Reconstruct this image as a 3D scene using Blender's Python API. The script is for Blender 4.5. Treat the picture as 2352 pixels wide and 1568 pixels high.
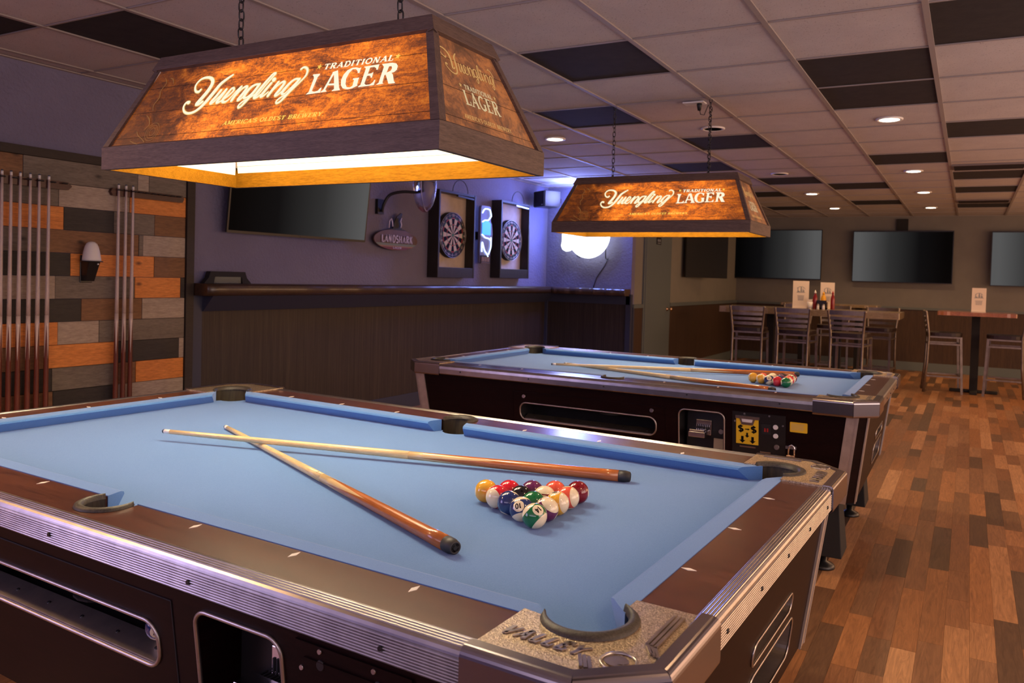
import bpy, math, random
from math import sin, cos, pi, radians as R_
from mathutils import Vector, Matrix
from mathutils.geometry import tessellate_polygon
for o in list(bpy.data.objects): bpy.data.objects.remove(o)
sc = bpy.context.scene
COL = sc.collection
random.seed(7)
# ---------------------------------------------------------------- camera
H = 1.25; CEIL = 2.343
YAW, PIT, ROL = -0.48784, -0.02669, 0.0296
fw = Vector((sin(YAW)*cos(PIT), cos(YAW)*cos(PIT), sin(PIT)))
rt = Vector((cos(YAW), -sin(YAW), 0)); up = rt.cross(fw)
r2 = rt*cos(ROL)+up*sin(ROL); u2 = -rt*sin(ROL)+up*cos(ROL)
cd = bpy.data.cameras.new('camera'); cam = bpy.data.objects.new('camera', cd); COL.objects.link(cam)
cam.matrix_world = Matrix(((r2.x,u2.x,-fw.x,0),(r2.y,u2.y,-fw.y,0),(r2.z,u2.z,-fw.z,H),(0,0,0,1)))
cd.sensor_width = 36; cd.lens = 1800.536/2352*36; cd.clip_start = 0.02
cd.shift_x = -(1270.01-1176)/2352; cd.shift_y = (685.5-784)/2352
cd.dof.use_dof = True; cd.dof.focus_distance = 1.8; cd.dof.aperture_fstop = 9.0
sc.camera = cam
# ---------------------------------------------------------------- view, world
sc.view_settings.view_transform = 'Standard'; sc.view_settings.look = 'None'
sc.view_settings.exposure = 0.0; sc.view_settings.gamma = 1.0
sc.view_settings.use_curve_mapping = False
wd = bpy.data.worlds.new('world'); sc.world = wd; wd.use_nodes = True
wd.node_tree.nodes['Background'].inputs[0].default_value = (.05,.04,.08,1)
wd.node_tree.nodes['Background'].inputs[1].default_value = 1.0
def lamp(name, kind, loc, color, power, size=.1, rot=None, spot=None, blend=.5, parent=None, size_y=None):
    l = bpy.data.lights.new(name, kind); l.color = color; l.energy = power
    if kind == 'AREA':
        l.size = size
        if size_y: l.shape = 'RECTANGLE'; l.size_y = size_y
    else: l.shadow_soft_size = size
    if kind == 'SPOT': l.spot_size = spot; l.spot_blend = blend
    o = bpy.data.objects.new(name, l); COL.objects.link(o); o.location = loc
    if rot: o.rotation_euler = rot
    if parent: o.parent = parent
    return o
WARM = (1.0, .58, .27); VIOLET = (.50, .40, 1.0); BLUE = (.12, .2, 1.0)
# unseen area lights added as ambient fill, violet behind, warmer on the right
lamp('fill_light', 'AREA', (.2,-2.85,1.9), (.88,.72,.95), 34, 5.5, (R_(90),0,0), size_y=.7)
lamp('fill_light', 'AREA', (-4.45,-1.6,1.5), (.66,.54,1.0), 46, 1.4, (0,R_(-90),0), size_y=2.2)
lamp('fill_light', 'AREA', (2.3,3.2,.95), (1.0,.82,.80), 60, .6, (pi,0,0), size_y=8)
lamp('fill_light', 'AREA', (.3,-1.9,.95), (.95,.80,.95), 26, 3.0, (pi,0,0), size_y=.5)
lamp('fill_light', 'AREA', (3.3,1.8,1.5), (1.0,.72,.60), 80, 1.6, (0,R_(90),0), size_y=4)
lamp('fill_light', 'AREA', (3.3,8.5,1.5), (1.0,.56,.30), 150, 1.6, (0,R_(90),0), size_y=8)

# ---------------------------------------------------------------- materials
MATS = {}
def newmat(name):
    m = bpy.data.materials.new(name); m.use_nodes = True; MATS[name] = m
    return m, m.node_tree, m.node_tree.nodes['Principled BSDF']
def setp(b, **k):
    for kk, v in k.items():
        n = {'base':'Base Color','rough':'Roughness','metal':'Metallic','coat':'Coat Weight','coatr':'Coat Roughness','sheen':'Sheen Weight','sheenr':'Sheen Roughness',
             'spec':'Specular IOR Level','trans':'Transmission Weight','ior':'IOR','alpha':'Alpha','emit':'Emission Color','es':'Emission Strength'}[kk]
        if kk in ('base','emit') : v = (v[0],v[1],v[2],1)
        b.inputs[n].default_value = v
def plain(name, base, rough=.5, **k):
    if name in MATS: return MATS[name]
    m, t, b = newmat(name); setp(b, base=base, rough=rough, **k); return m
def emis(name, col, s):
    m, t, b = newmat(name); setp(b, base=(.02,.02,.02), rough=.4, emit=col, es=s); return m
def ramp(t, fac, stops):
    r = t.nodes.new('ShaderNodeValToRGB'); e = r.color_ramp.elements
    e[0].position = stops[0][0]; e[0].color = (*stops[0][1],1)
    e[1].position = stops[-1][0]; e[1].color = (*stops[-1][1],1)
    for p_, c in stops[1:-1]:
        x = e.new(p_); x.color = (*c,1)
    t.links.new(fac, r.inputs[0]); return r.outputs[0]
def coords(t, scale=(1,1,1), rnd=0, kind='Object'):
    tc = t.nodes.new('ShaderNodeTexCoord'); mp = t.nodes.new('ShaderNodeMapping'); mp.inputs['Scale'].default_value = scale
    src = tc.outputs[kind]
    if rnd:
        oi = t.nodes.new('ShaderNodeObjectInfo'); va = t.nodes.new('ShaderNodeVectorMath'); va.operation = 'ADD'
        mm = t.nodes.new('ShaderNodeMath'); mm.operation = 'MULTIPLY'; mm.inputs[1].default_value = 37.0
        t.links.new(oi.outputs['Random'], mm.inputs[0]); t.links.new(mm.outputs[0], va.inputs[1]); t.links.new(src, va.inputs[0]); src = va.outputs[0]
    t.links.new(src, mp.inputs[0]); return mp.outputs[0]
def noise(t, vec, scale, detail=4, rough=.6, dist=0):
    n = t.nodes.new('ShaderNodeTexNoise'); n.inputs['Scale'].default_value = scale; n.inputs['Detail'].default_value = detail
    n.inputs['Roughness'].default_value = rough; n.inputs['Distortion'].default_value = dist; t.links.new(vec, n.inputs['Vector']); return n.outputs['Fac']
def bump(t, b, h, strength=.3, dist=.002):
    n = t.nodes.new('ShaderNodeBump'); n.inputs['Strength'].default_value = strength; n.inputs['Distance'].default_value = dist
    t.links.new(h, n.inputs['Height']); t.links.new(n.outputs[0], b.inputs['Normal'])
def mix(t, fac, a, c, mode='MIX'):
    n = t.nodes.new('ShaderNodeMix'); n.data_type = 'RGBA'; n.blend_type = mode
    if isinstance(fac, float): n.inputs[0].default_value = fac
    else: t.links.new(fac, n.inputs[0])
    for i, v in ((6,a),(7,c)):
        if isinstance(v, tuple): n.inputs[i].default_value = (*v,1)
        else: t.links.new(v, n.inputs[i])
    return n.outputs[2]
def math_(t, op, a, b=None, c=None):
    n = t.nodes.new('ShaderNodeMath'); n.operation = op
    for i, v in enumerate((a,b,c)):
        if v is None: continue
        if isinstance(v, (int,float)): n.inputs[i].default_value = v
        else: t.links.new(v, n.inputs[i])
    return n.outputs[0]
def wood(name, c1, c2, grain=(1,12,12), scale=3, rough=.5, bstr=.2, rnd=1, knots=0, c3=None, **k):
    """grain: mapping scale, small along the grain"""
    m, t, b = newmat(name); v = coords(t, grain, rnd)
    n1 = noise(t, v, scale, 8, .65, 1.2); st = [(.3,c1),(.7,c2)]
    if c3: st = [(.25,c1),(.5,c2),(.75,c3)]
    col = ramp(t, n1, st)
    n2 = noise(t, v, scale*9, 3, .7)
    col = mix(t, .35, col, ramp(t, n2, [(.35,tuple(x*.45 for x in c1)),(.65,tuple(min(1,x*1.25) for x in c2))]))
    if knots:
        vo = t.nodes.new('ShaderNodeTexVoronoi'); vo.inputs['Scale'].default_value = 1.0
        kv = coords(t, (3.2,3.2,5.5), rnd); t.links.new(kv, vo.inputs['Vector'])
        kf = ramp(t, vo.outputs['Distance'], [(.02,(.0,.0,.0)),(.09,(1,1,1))])
        col = mix(t, kf, tuple(x*.3 for x in c1), col)
    t.links.new(col, b.inputs['Base Color']); setp(b, rough=rough, **k)
    if bstr: bump(t, b, n2, bstr, .001)
    return m
def noisy(name, c1, c2, scale=8, rough=.6, bscale=None, bstr=.3, bdist=.002, detail=4, kind='Object', **k):
    m, t, b = newmat(name); v = coords(t, (1,1,1), 0, kind); n1 = noise(t, v, scale, detail)
    t.links.new(ramp(t, n1, [(.35,c1),(.65,c2)]), b.inputs['Base Color']); setp(b, rough=rough, **k)
    if bscale: bump(t, b, noise(t, v, bscale, 3), bstr, bdist)
    return m
M = {}
M['black'] = plain('black plastic', (.012,.011,.012), .35)
M['matteblack'] = plain('matte black', (.01,.009,.01), .75)
M['dark'] = plain('dark void', (.006,.004,.004), .9)
M['chrome'] = plain('chrome', (.72,.68,.66), .18, metal=1)
M['skirt'] = plain('darkened polished skirt metal', (.36,.33,.35), .22, metal=1)  # base darker than chrome, standing in for dark surroundings it reflects
M['steel'] = noisy('brushed steel', (.42,.38,.35), (.55,.5,.46), 30, .3, metal=1)
M['alu'] = noisy('aluminium trim', (.46,.43,.42), (.56,.53,.51), 25, .27, metal=1)
M['aludull'] = noisy('dull aluminium', (.5,.45,.41), (.62,.56,.5), 20, .38, metal=1)
M['white'] = plain('white', (.8,.78,.75), .5)
M['pearl'] = plain('pearl inlay', (.85,.8,.74), .3)
M['rubber'] = plain('rubber', (.02,.018,.02), .55)
M['brass'] = plain('brass', (.8,.52,.3), .25, metal=1)
M['paper'] = plain('paper', (.55,.45,.3), .8)
M['yellow'] = plain('yellow label', (.85,.55,.02), .5)
M['ink'] = plain('ink', (.006,.005,.006), .8, spec=.1)
M['grey'] = plain('grey print', (.25,.27,.3), .6)
M['red'] = plain('red', (.35,.02,.02), .3)
M['bluep'] = plain('blue plastic', (.02,.2,.5), .3)
M['cord'] = plain('black cord', (.01,.01,.012), .5)
# painted walls with orange-peel texture
M['wall'] = noisy('slate wall paint', (.165,.155,.25), (.185,.175,.275), 3, .72, 48, .9, .010)
M['walltrim'] = plain('navy trim paint', (.035,.04,.075), .55)
M['wallb'] = noisy('warm lit back wall', (.185,.175,.165), (.21,.20,.185), 3, .75, 60, .4, .003)  # same slate paint; warm light at the back is put into its colour
M['olive'] = noisy('warm lit far left wall', (.21,.2,.17), (.235,.22,.185), 3, .75, 60, .4, .003)  # slate paint again, tinted olive to carry the warm light
M['door'] = plain('grey green door paint', (.13,.155,.155), .45)
m, t, b = newmat('ceiling tile')
v = coords(t, (1,1,1), 0); sp = noise(t, v, 130, 2, .8); big = noise(t, v, 5, 3)
t.links.new(mix(t, ramp(t, sp, [(.30,(0,0,0)),(.36,(1,1,1))]), (.16,.13,.13), ramp(t, big, [(.3,(.5,.46,.46)),(.7,(.56,.52,.51))])), b.inputs['Base Color'])
setp(b, rough=.9); bump(t, b, sp, .4, .002); M['tile'] = m
M['darktile'] = noisy('dark ceiling tile', (.012,.008,.009), (.02,.014,.014), 14, .85, 60, .3)
M['tee'] = plain('ceiling grid paint', (.33,.285,.265), .6)
M['vent'] = plain('vent metal', (.18,.15,.15), .5)
# woods
M['planktrim'] = wood('dark trim wood', (.018,.012,.009), (.035,.024,.018), (12,1,12), 3, .6, rnd=1)
g = (6,1.1,9)
M['pk_o'] = wood('orange plank wood', (.60,.18,.03), (.85,.32,.07), g, 2.2, .6, knots=1)
M['pk_b'] = wood('brown plank wood', (.15,.065,.025), (.26,.13,.055), g, 2.2, .6, knots=1)
M['pk_d'] = wood('charcoal plank wood', (.014,.012,.011), (.04,.033,.028), g, 2.2, .6, knots=1)
M['pk_g'] = wood('grey plank wood', (.13,.105,.08), (.22,.185,.145), g, 2.2, .65, knots=1)
M['pk_l'] = wood('pale grey plank wood', (.34,.27,.21), (.46,.38,.30), g, 2.2, .65, knots=1)
M['wainscot'] = wood('dark beadboard', (.010,.006,.005), (.034,.022,.017), (22,22,.35), 2.2, .6, rnd=0, c3=(.085,.06,.042))
M['wains2'] = wood('brown beadboard', (.035,.017,.01), (.08,.042,.022), (14,14,.5), 2.2, .6, rnd=0)
M['rail'] = wood('mahogany rail laminate', (.04,.012,.007), (.12,.038,.019), (1.2,9,9), 2.2, .26, .04, 0, coat=.25, coatr=.18)
M['cab'] = wood('dark mahogany cabinet laminate', (.005,.0014,.0013), (.013,.0036,.0032), (1.2,1.2,12), 2.5, .42, .03, 0, spec=.12)
M['lampwood'] = wood('grey brown lamp frame wood', (.07,.042,.032), (.17,.11,.085), (1.6,20,20), 3, .62, .35, 1)
M['lampwoody'] = wood('grey brown lamp frame wood y', (.07,.042,.032), (.17,.11,.085), (20,1.6,20), 3, .62, .35, 1)
M['lampin'] = wood('raw yellow inner wood', (.085,.032,.0014), (.13,.055,.003), (1.6,14,14), 3, .8, .1, 1, spec=.03)
M['slab'] = wood('live edge slab wood', (.028,.015,.009), (.07,.038,.02), (6,1,6), 3, .34, .1, 1, coat=.3, coatr=.12)
M['slabx'] = wood('live edge slab wood x', (.05,.026,.014), (.1,.055,.03), (1,6,6), 3, .28, .1, 1, coat=.5, coatr=.12)
M['tabletop'] = wood('lacquered bar table wood', (.24,.17,.09), (.38,.28,.16), (1,7,7), 3, .22, .1, 1, coat=.6, coatr=.1)
M['maple'] = wood('maple cue shaft', (.74,.54,.26), (.86,.66,.36), (30,30,1.5), 3, .3, 0, 1, coat=.4, coatr=.1)
M['seatpad'] = plain('dark seat', (.02,.008,.006), .35)
M['stool'] = noisy('grey stool metal', (.24,.20,.17), (.32,.27,.23), 20, .36, metal=.85)
# cloth
m, t, b = newmat('blue billiard cloth'); v = coords(t); n1 = noise(t, v, 700, 2, .8); n2 = noise(t, v, 3, 2)
c = mix(t, .5, ramp(t, n1, [(.3,(.035,.14,.42)),(.7,(.13,.27,.56))]), ramp(t, n2, [(.3,(.068,.185,.45)),(.7,(.08,.20,.47))]))
t.links.new(c, b.inputs['Base Color']); setp(b, rough=.95, sheen=.35, sheenr=.5); b.inputs['Sheen Tint'].default_value = (.8,.85,1,1); b.inputs['Specular IOR Level'].default_value = .15
bump(t, b, n1, .25, .0006); M['cloth'] = m
# hammered casting
m, t, b = newmat('hammered casting'); v = coords(t); n1 = noise(t, v, 420, 2, .6)
t.links.new(ramp(t, n1, [(.35,(.22,.165,.11)),(.65,(.66,.53,.37))]), b.inputs['Base Color']); setp(b, rough=.42, metal=.9); bump(t, b, n1, .9, .0015); M['hammer'] = m
m, t, b = newmat('pocket leather'); v = coords(t, (1,1,.12)); n1 = noise(t, v, 90, 3)
t.links.new(ramp(t, n1, [(.3,(.012,.009,.005)),(.7,(.05,.037,.02))]), b.inputs['Base Color']); setp(b, rough=.6); bump(t, b, n1, .5, .003); M['pocket'] = m
M['liner'] = noisy('black pocket liner', (.02,.016,.012), (.05,.04,.03), 300, .5, 500, .5, .001)
# floor strips: colour from object random + island random
m, t, b = newmat('laminate floor strip'); v = coords(t, (14,1.2,14), 1)
oi = t.nodes.new('ShaderNodeObjectInfo'); ge = t.nodes.new('ShaderNodeNewGeometry')
rr = math_(t, 'FRACT', math_(t, 'ADD', oi.outputs['Random'], math_(t, 'MULTIPLY', ge.outputs['Random Per Island'], 7.31)))
tone = ramp(t, rr, [(.0,(.07,.045,.03)),(.16,(.20,.10,.05)),(.32,(.34,.155,.065)),(.48,(.19,.09,.045)),(.62,(.46,.25,.125)),(.75,(.30,.13,.05)),(.88,(.105,.066,.043)),(1.0,(.38,.18,.08))])
gr = noise(t, v, 3.5, 8, .7, 2.2)
c = mix(t, .75, tone, mix(t, 1.0, tone, ramp(t, gr, [(.3,(.42,.36,.32)),(.68,(1.35,1.3,1.2))]), 'MULTIPLY'))
t.links.new(c, b.inputs['Base Color']); setp(b, rough=.42); bump(t, b, gr, .12, .001); M['floor'] = m
# lit printed lamp panel
def panelmat(name, s, top=(1,.36,.07)):
    m, t, b = newmat(name); v = coords(t, (1,1,1), 0)
    n1 = noise(t, coords(t, (2.2,2.2,4.2)), 3.4, 12, .74, .9); n2 = noise(t, v, 150, 4, .8); n3 = noise(t, coords(t, (3,3,14)), 5, 9, .75, 1.5)
    f = math_(t, 'ADD', math_(t, 'MULTIPLY', n1, .50), math_(t, 'ADD', math_(t, 'MULTIPLY', n2, .22), math_(t, 'MULTIPLY', n3, .28)))
    col = ramp(t, f, [(.38,(.05,.02,.010)),(.44,(.16,.04,.012)),(.49,(.40,.085,.012)),(.54,(.78,.17,.012)),(.60,(1.0,.30,.03)),(.68,(1,.50,.12))])
    sx = t.nodes.new('ShaderNodeSeparateXYZ'); tc = t.nodes.new('ShaderNodeTexCoord'); t.links.new(tc.outputs['Object'], sx.inputs[0])
    # the printed artwork is dark on its left end and lighter in the middle
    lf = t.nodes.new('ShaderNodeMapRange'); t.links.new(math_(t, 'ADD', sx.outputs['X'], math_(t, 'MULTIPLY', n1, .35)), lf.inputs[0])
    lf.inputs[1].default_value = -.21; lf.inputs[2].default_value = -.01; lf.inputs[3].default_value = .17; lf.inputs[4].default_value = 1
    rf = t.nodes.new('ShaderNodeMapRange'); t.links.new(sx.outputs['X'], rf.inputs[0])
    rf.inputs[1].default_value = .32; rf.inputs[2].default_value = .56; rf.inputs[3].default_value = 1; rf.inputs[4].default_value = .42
    # printed board joints
    joints = None
    g = t.nodes.new('ShaderNodeNewGeometry')
    t.links.new(col, b.inputs['Emission Color']); setp(b, rough=.5, base=(.1,.04,.015))
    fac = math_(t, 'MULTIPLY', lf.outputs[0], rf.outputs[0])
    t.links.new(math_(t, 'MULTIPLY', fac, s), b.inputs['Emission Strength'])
    return m
M['panel'] = panelmat('backlit printed panel', 1.35)
m, t, b = newmat('backlit printed end panel'); n1 = noise(t, coords(t, (2,5,5)), 3.0, 9, .7, .5); n2 = noise(t, coords(t), 140, 4, .8)
f = math_(t, 'ADD', math_(t, 'MULTIPLY', n1, .8), math_(t, 'MULTIPLY', n2, .2))
t.links.new(ramp(t, f, [(.40,(.045,.02,.012)),(.5,(.15,.048,.02)),(.6,(.36,.11,.03))]), b.inputs['Emission Color']); setp(b, rough=.5, base=(.1,.05,.02), es=1.0); M['panelend'] = m
M['joint'] = plain('printed joint line', (.02,.008,.004), .6)
M['cream'] = emis('backlit cream lettering', (1,.90,.66), 1.05)
M['creamedge'] = emis('backlit yellow lettering edge', (1,.72,.25), .8)
M['gold'] = emis('backlit gold lettering', (1,.62,.10), 1.0)
M['golddim'] = emis('backlit dim gold lettering', (1,.52,.16), .55)
M['inner'] = plain('white lamp lining', (.85,.82,.76), .6)
M['bulb'] = emis('lamp bulb', (1,.86,.6), 12)
M['down'] = emis('downlight lens', (1,.86,.62), 9)
M['blue_led'] = emis('blue neon glass', (.03,.25,1), 2.2)
M['neon'] = emis('white neon face', (.82,.9,1), 2.4)
M['neonrim'] = emis('white neon tube', (.9,.96,1), 5)
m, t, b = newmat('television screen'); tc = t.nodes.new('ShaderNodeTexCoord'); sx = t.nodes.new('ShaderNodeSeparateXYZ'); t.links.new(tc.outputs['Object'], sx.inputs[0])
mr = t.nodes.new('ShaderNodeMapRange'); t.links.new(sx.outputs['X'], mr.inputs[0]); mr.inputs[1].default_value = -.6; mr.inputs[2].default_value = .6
t.links.new(ramp(t, mr.outputs[0], [(.0,(.0008,.0008,.0009)),(.3,(.004,.004,.0045)),(.65,(.028,.028,.028)),(1,(.088,.088,.088))]), b.inputs['Emission Color']); setp(b, base=(.002,.002,.002), rough=.5, es=1.0, spec=.03); M['screen'] = m  # televisions taken as off; the grey gradient glow is put into the emission
m, t, b = newmat('clear plastic'); setp(b, base=(.9,.9,1), rough=.05, trans=1.0, ior=1.3); bump(t, b, noise(t, coords(t), 60, 3), .5, .004); M['glass'] = m

# ---------------------------------------------------------------- mesh helpers
class MB:
    def __init__(s): s.v = []; s.f = []; s.m = []; s.sm = []
    def face(s, idx, mi=0, smooth=False): s.f.append(tuple(idx)); s.m.append(mi); s.sm.append(smooth)
    def add(s, vs, fs, mi=0, smooth=False):
        o = len(s.v); s.v += [tuple(x) for x in vs]
        for f in fs: s.face([o+i for i in f], mi, smooth)
    def box(s, x0, x1, y0, y1, z0, z1, mi=0):
        s.add([(x0,y0,z0),(x1,y0,z0),(x1,y1,z0),(x0,y1,z0),(x0,y0,z1),(x1,y0,z1),(x1,y1,z1),(x0,y1,z1)],
              [(0,3,2,1),(4,5,6,7),(0,1,5,4),(1,2,6,5),(2,3,7,6),(3,0,4,7)], mi)
    def hexa(s, b4, t4, mi=0):
        s.add(list(b4)+list(t4), [(0,3,2,1),(4,5,6,7),(0,1,5,4),(1,2,6,5),(2,3,7,6),(3,0,4,7)], mi)
    def bar(s, a, b, w, h, mi=0, upv=(0,0,1)):
        a = Vector(a); b = Vector(b); d = (b-a).normalized(); u = Vector(upv)
        if abs(d.dot(u)) > .95: u = Vector((0,1,0))
        x = d.cross(u).normalized(); y = x.cross(d).normalized()
        c = [(-w/2,-h/2),(w/2,-h/2),(w/2,h/2),(-w/2,h/2)]
        s.hexa([a+x*i+y*j for i,j in c], [b+x*i+y*j for i,j in c], mi)
    def cyl(s, a, b, r0, r1=None, n=16, mi=0, caps=True, smooth=True):
        r1 = r0 if r1 is None else r1; a = Vector(a); b = Vector(b); d = (b-a).normalized()
        u = Vector((0,0,1)) if abs(d.z) < .9 else Vector((1,0,0)); x = d.cross(u).normalized(); y = d.cross(x)
        o = len(s.v)
        for c, r in ((a,r0),(b,r1)):
            for i in range(n): s.v.append(tuple(c+(x*cos(2*pi*i/n)+y*sin(2*pi*i/n))*r))
        for i in range(n):
            j = (i+1) % n; s.face((o+i,o+n+i,o+n+j,o+j), mi, smooth)
        if caps: s.face([o+i for i in range(n)], mi); s.face([o+n+n-1-i for i in range(n)], mi)
    def lathe(s, prof, c=(0,0,0), n=24, mi=0, axis='z', smooth=True):
        o = len(s.v); c = Vector(c)
        for r, h in prof:
            for i in range(n):
                a = 2*pi*i/n; p = (r*cos(a), r*sin(a), h)
                if axis == 'y': p = (p[0], h, p[1])
                if axis == 'x': p = (h, p[0], p[1])
                s.v.append(tuple(c+Vector(p)))
        for k in range(len(prof)-1):
            for i in range(n):
                j = (i+1) % n; s.face((o+k*n+i,o+k*n+j,o+(k+1)*n+j,o+(k+1)*n+i), mi, smooth)
        if prof[0][0] > 1e-6: s.face([o+n-1-i for i in range(n)], mi)
        if prof[-1][0] > 1e-6: s.face([o+(len(prof)-1)*n+i for i in range(n)], mi)
    def tube(s, pts, r, n=8, mi=0, closed=False, caps=True):
        pts = [Vector(p) for p in pts]; N = len(pts); o = len(s.v); px = None
        for k, p in enumerate(pts):
            d = ((pts[(k+1) % N]-pts[k-1]) if closed else (pts[min(k+1,N-1)]-pts[max(k-1,0)])).normalized()
            if px is None:
                u = Vector((0,0,1)) if abs(d.z) < .9 else Vector((1,0,0)); x = d.cross(u).normalized()
            else: x = (px-d*px.dot(d)).normalized()
            px = x; y = d.cross(x); rr = r[k] if isinstance(r, (list,tuple)) else r
            for i in range(n): s.v.append(tuple(p+(x*cos(2*pi*i/n)+y*sin(2*pi*i/n))*rr))
        for k in range(N if closed else N-1):
            k2 = (k+1) % N
            for i in range(n):
                j = (i+1) % n; s.face((o+k*n+i,o+k*n+j,o+k2*n+j,o+k2*n+i), mi, True)
        if not closed and caps: s.face([o+n-1-i for i in range(n)], mi); s.face([o+(N-1)*n+i for i in range(n)], mi)
    def poly(s, loops, fn, mi=0, flip=False):
        """flat polygon with holes; loops of 2D points; fn maps 2D to 3D"""
        fl = [p for l in loops for p in l]; o = len(s.v)
        s.v += [tuple(fn(p[0], p[1])) for p in fl]
        for a, b, c in tessellate_polygon([[Vector((p[0],p[1],0)) for p in l] for l in loops]):
            P = [Vector((*fl[i][:2],0)) for i in (a,b,c)]
            ccw = (P[1]-P[0]).cross(P[2]-P[0]).z > 0
            if ccw == flip: a, c = c, a
            s.face((o+a,o+b,o+c), mi)
    def prism(s, outline, z0, z1, mi=0, fn=None, mside=None, holes=()):
        fn3 = fn or (lambda x, y, z: (x, y, z))
        s.poly([outline]+list(holes), lambda x, y: fn3(x,y,z1), mi); s.poly([outline]+list(holes), lambda x, y: fn3(x,y,z0), mi, True)
        ms = mi if mside is None else mside
        for lp in [outline]+list(holes):
            n = len(lp); area = sum(lp[i][0]*lp[(i+1)%n][1]-lp[(i+1)%n][0]*lp[i][1] for i in range(n))
            L = lp if (area > 0) == (lp is outline) else lp[::-1]
            o = len(s.v); s.v += [tuple(fn3(p[0],p[1],z0)) for p in L]+[tuple(fn3(p[0],p[1],z1)) for p in L]
            for i in range(n):
                j = (i+1) % n; s.face((o+i,o+j,o+n+j,o+n+i), ms)
    def sphere(s, c, r, n=16, mi=0, sc=(1,1,1)):
        pr = [(max(1e-7,r*sin(pi*k/(n//2+0))) , -r*cos(pi*k/(n//2))) for k in range(n//2+1)]
        o = len(s.v); s.lathe(pr, (0,0,0), n, mi)
        for i in range(o, len(s.v)):
            q = s.v[i]; s.v[i] = (q[0]*sc[0]+c[0], q[1]*sc[1]+c[1], q[2]*sc[2]+c[2])
    def build(s, name, mats, parent=None, loc=None, bev=0, seg=2, mesh_only=False):
        me = bpy.data.meshes.new(name); me.from_pydata(s.v, [], s.f); 
        if not isinstance(mats, (list,tuple)): mats = [mats]
        for x in mats: me.materials.append(M[x] if isinstance(x, str) else x)
        me.polygons.foreach_set('material_index', s.m); me.polygons.foreach_set('use_smooth', s.sm); me.update()
        o = bpy.data.objects.new(name, me); COL.objects.link(o)
        if parent: o.parent = parent
        if loc: o.location = loc
        if bev:
            b = o.modifiers.new('bevel', 'BEVEL'); b.width = bev; b.segments = seg; b.limit_method = 'ANGLE'; b.angle_limit = R_(35)
        return o
def tag(o, label=None, cat=None, group=None, kind=None):
    if label: o['label'] = label
    if cat: o['category'] = cat
    if group: o['group'] = group
    if kind: o['kind'] = kind
    return o
def empty(name, loc=(0,0,0), rz=0, label=None, cat=None, group=None):
    o = bpy.data.objects.new(name, None); COL.objects.link(o); o.location = loc; o.rotation_euler = (0,0,rz); o.empty_display_size = .1
    return tag(o, label, cat, group)
def kids(o): return [c for c in bpy.data.objects if c.parent == o]
def copytree(o, parent=None):
    c = o.copy(); COL.objects.link(c)
    if parent: c.parent = parent
    for ch in list(o.children): copytree(ch, c)
    return c
def part(name, mb, mats, parent, label=None, bev=0, seg=2, **k):
    o = mb.build(name, mats, parent, bev=bev, seg=seg, **k)
    if label: o['label'] = label
    return o
def B(*a, mi=0):
    m = MB(); m.box(*a, mi=mi); return m
def catmull(P, n=6):
    out = []
    for i in range(len(P)-1):
        p0 = P[max(i-1,0)]; p1 = P[i]; p2 = P[i+1]; p3 = P[min(i+2,len(P)-1)]
        for k in range(n):
            t_ = k/n
            out.append(tuple(.5*((2*b_)+(-a_+c_)*t_+(2*a_-5*b_+4*c_-d_)*t_*t_+(-a_+3*b_-3*c_+d_)*t_**3) for a_,b_,c_,d_ in zip(p0,p1,p2,p3)))
    out.append(tuple(P[-1])); return out
def ribbon(mb, P, fn, wk=1.0, mi=0, cap=True):
    """flat stroke of varying width, P = (x,y,width)"""
    o = len(mb.v); N = len(P)
    for k, p in enumerate(P):
        a = P[max(k-1,0)]; c = P[min(k+1,N-1)]; dx, dy = c[0]-a[0], c[1]-a[1]; L = math.hypot(dx,dy) or 1
        w = p[2]*wk/2; nx, ny = -dy/L*w, dx/L*w
        mb.v.append(tuple(fn(p[0]+nx,p[1]+ny))); mb.v.append(tuple(fn(p[0]-nx,p[1]-ny)))
    for k in range(N-1): mb.face((o+2*k+1,o+2*k+3,o+2*k+2,o+2*k), mi)
    if cap:
        for p in (P[0], P[-1]):
            r = p[2]*wk/2; o = len(mb.v); mb.v += [tuple(fn(p[0]+r*cos(2*pi*i/10),p[1]+r*sin(2*pi*i/10))) for i in range(10)]
            mb.face(range(o,o+10), mi)
def rrect(x0, x1, y0, y1, r, n=5):
    P = []
    for cx, cy, a in ((x1-r,y0+r,-90),(x1-r,y1-r,0),(x0+r,y1-r,90),(x0+r,y0+r,180)):
        for i in range(n+1):
            t_ = R_(a+90*i/n); P.append((cx+r*cos(t_), cy+r*sin(t_)))
    return P
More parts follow.
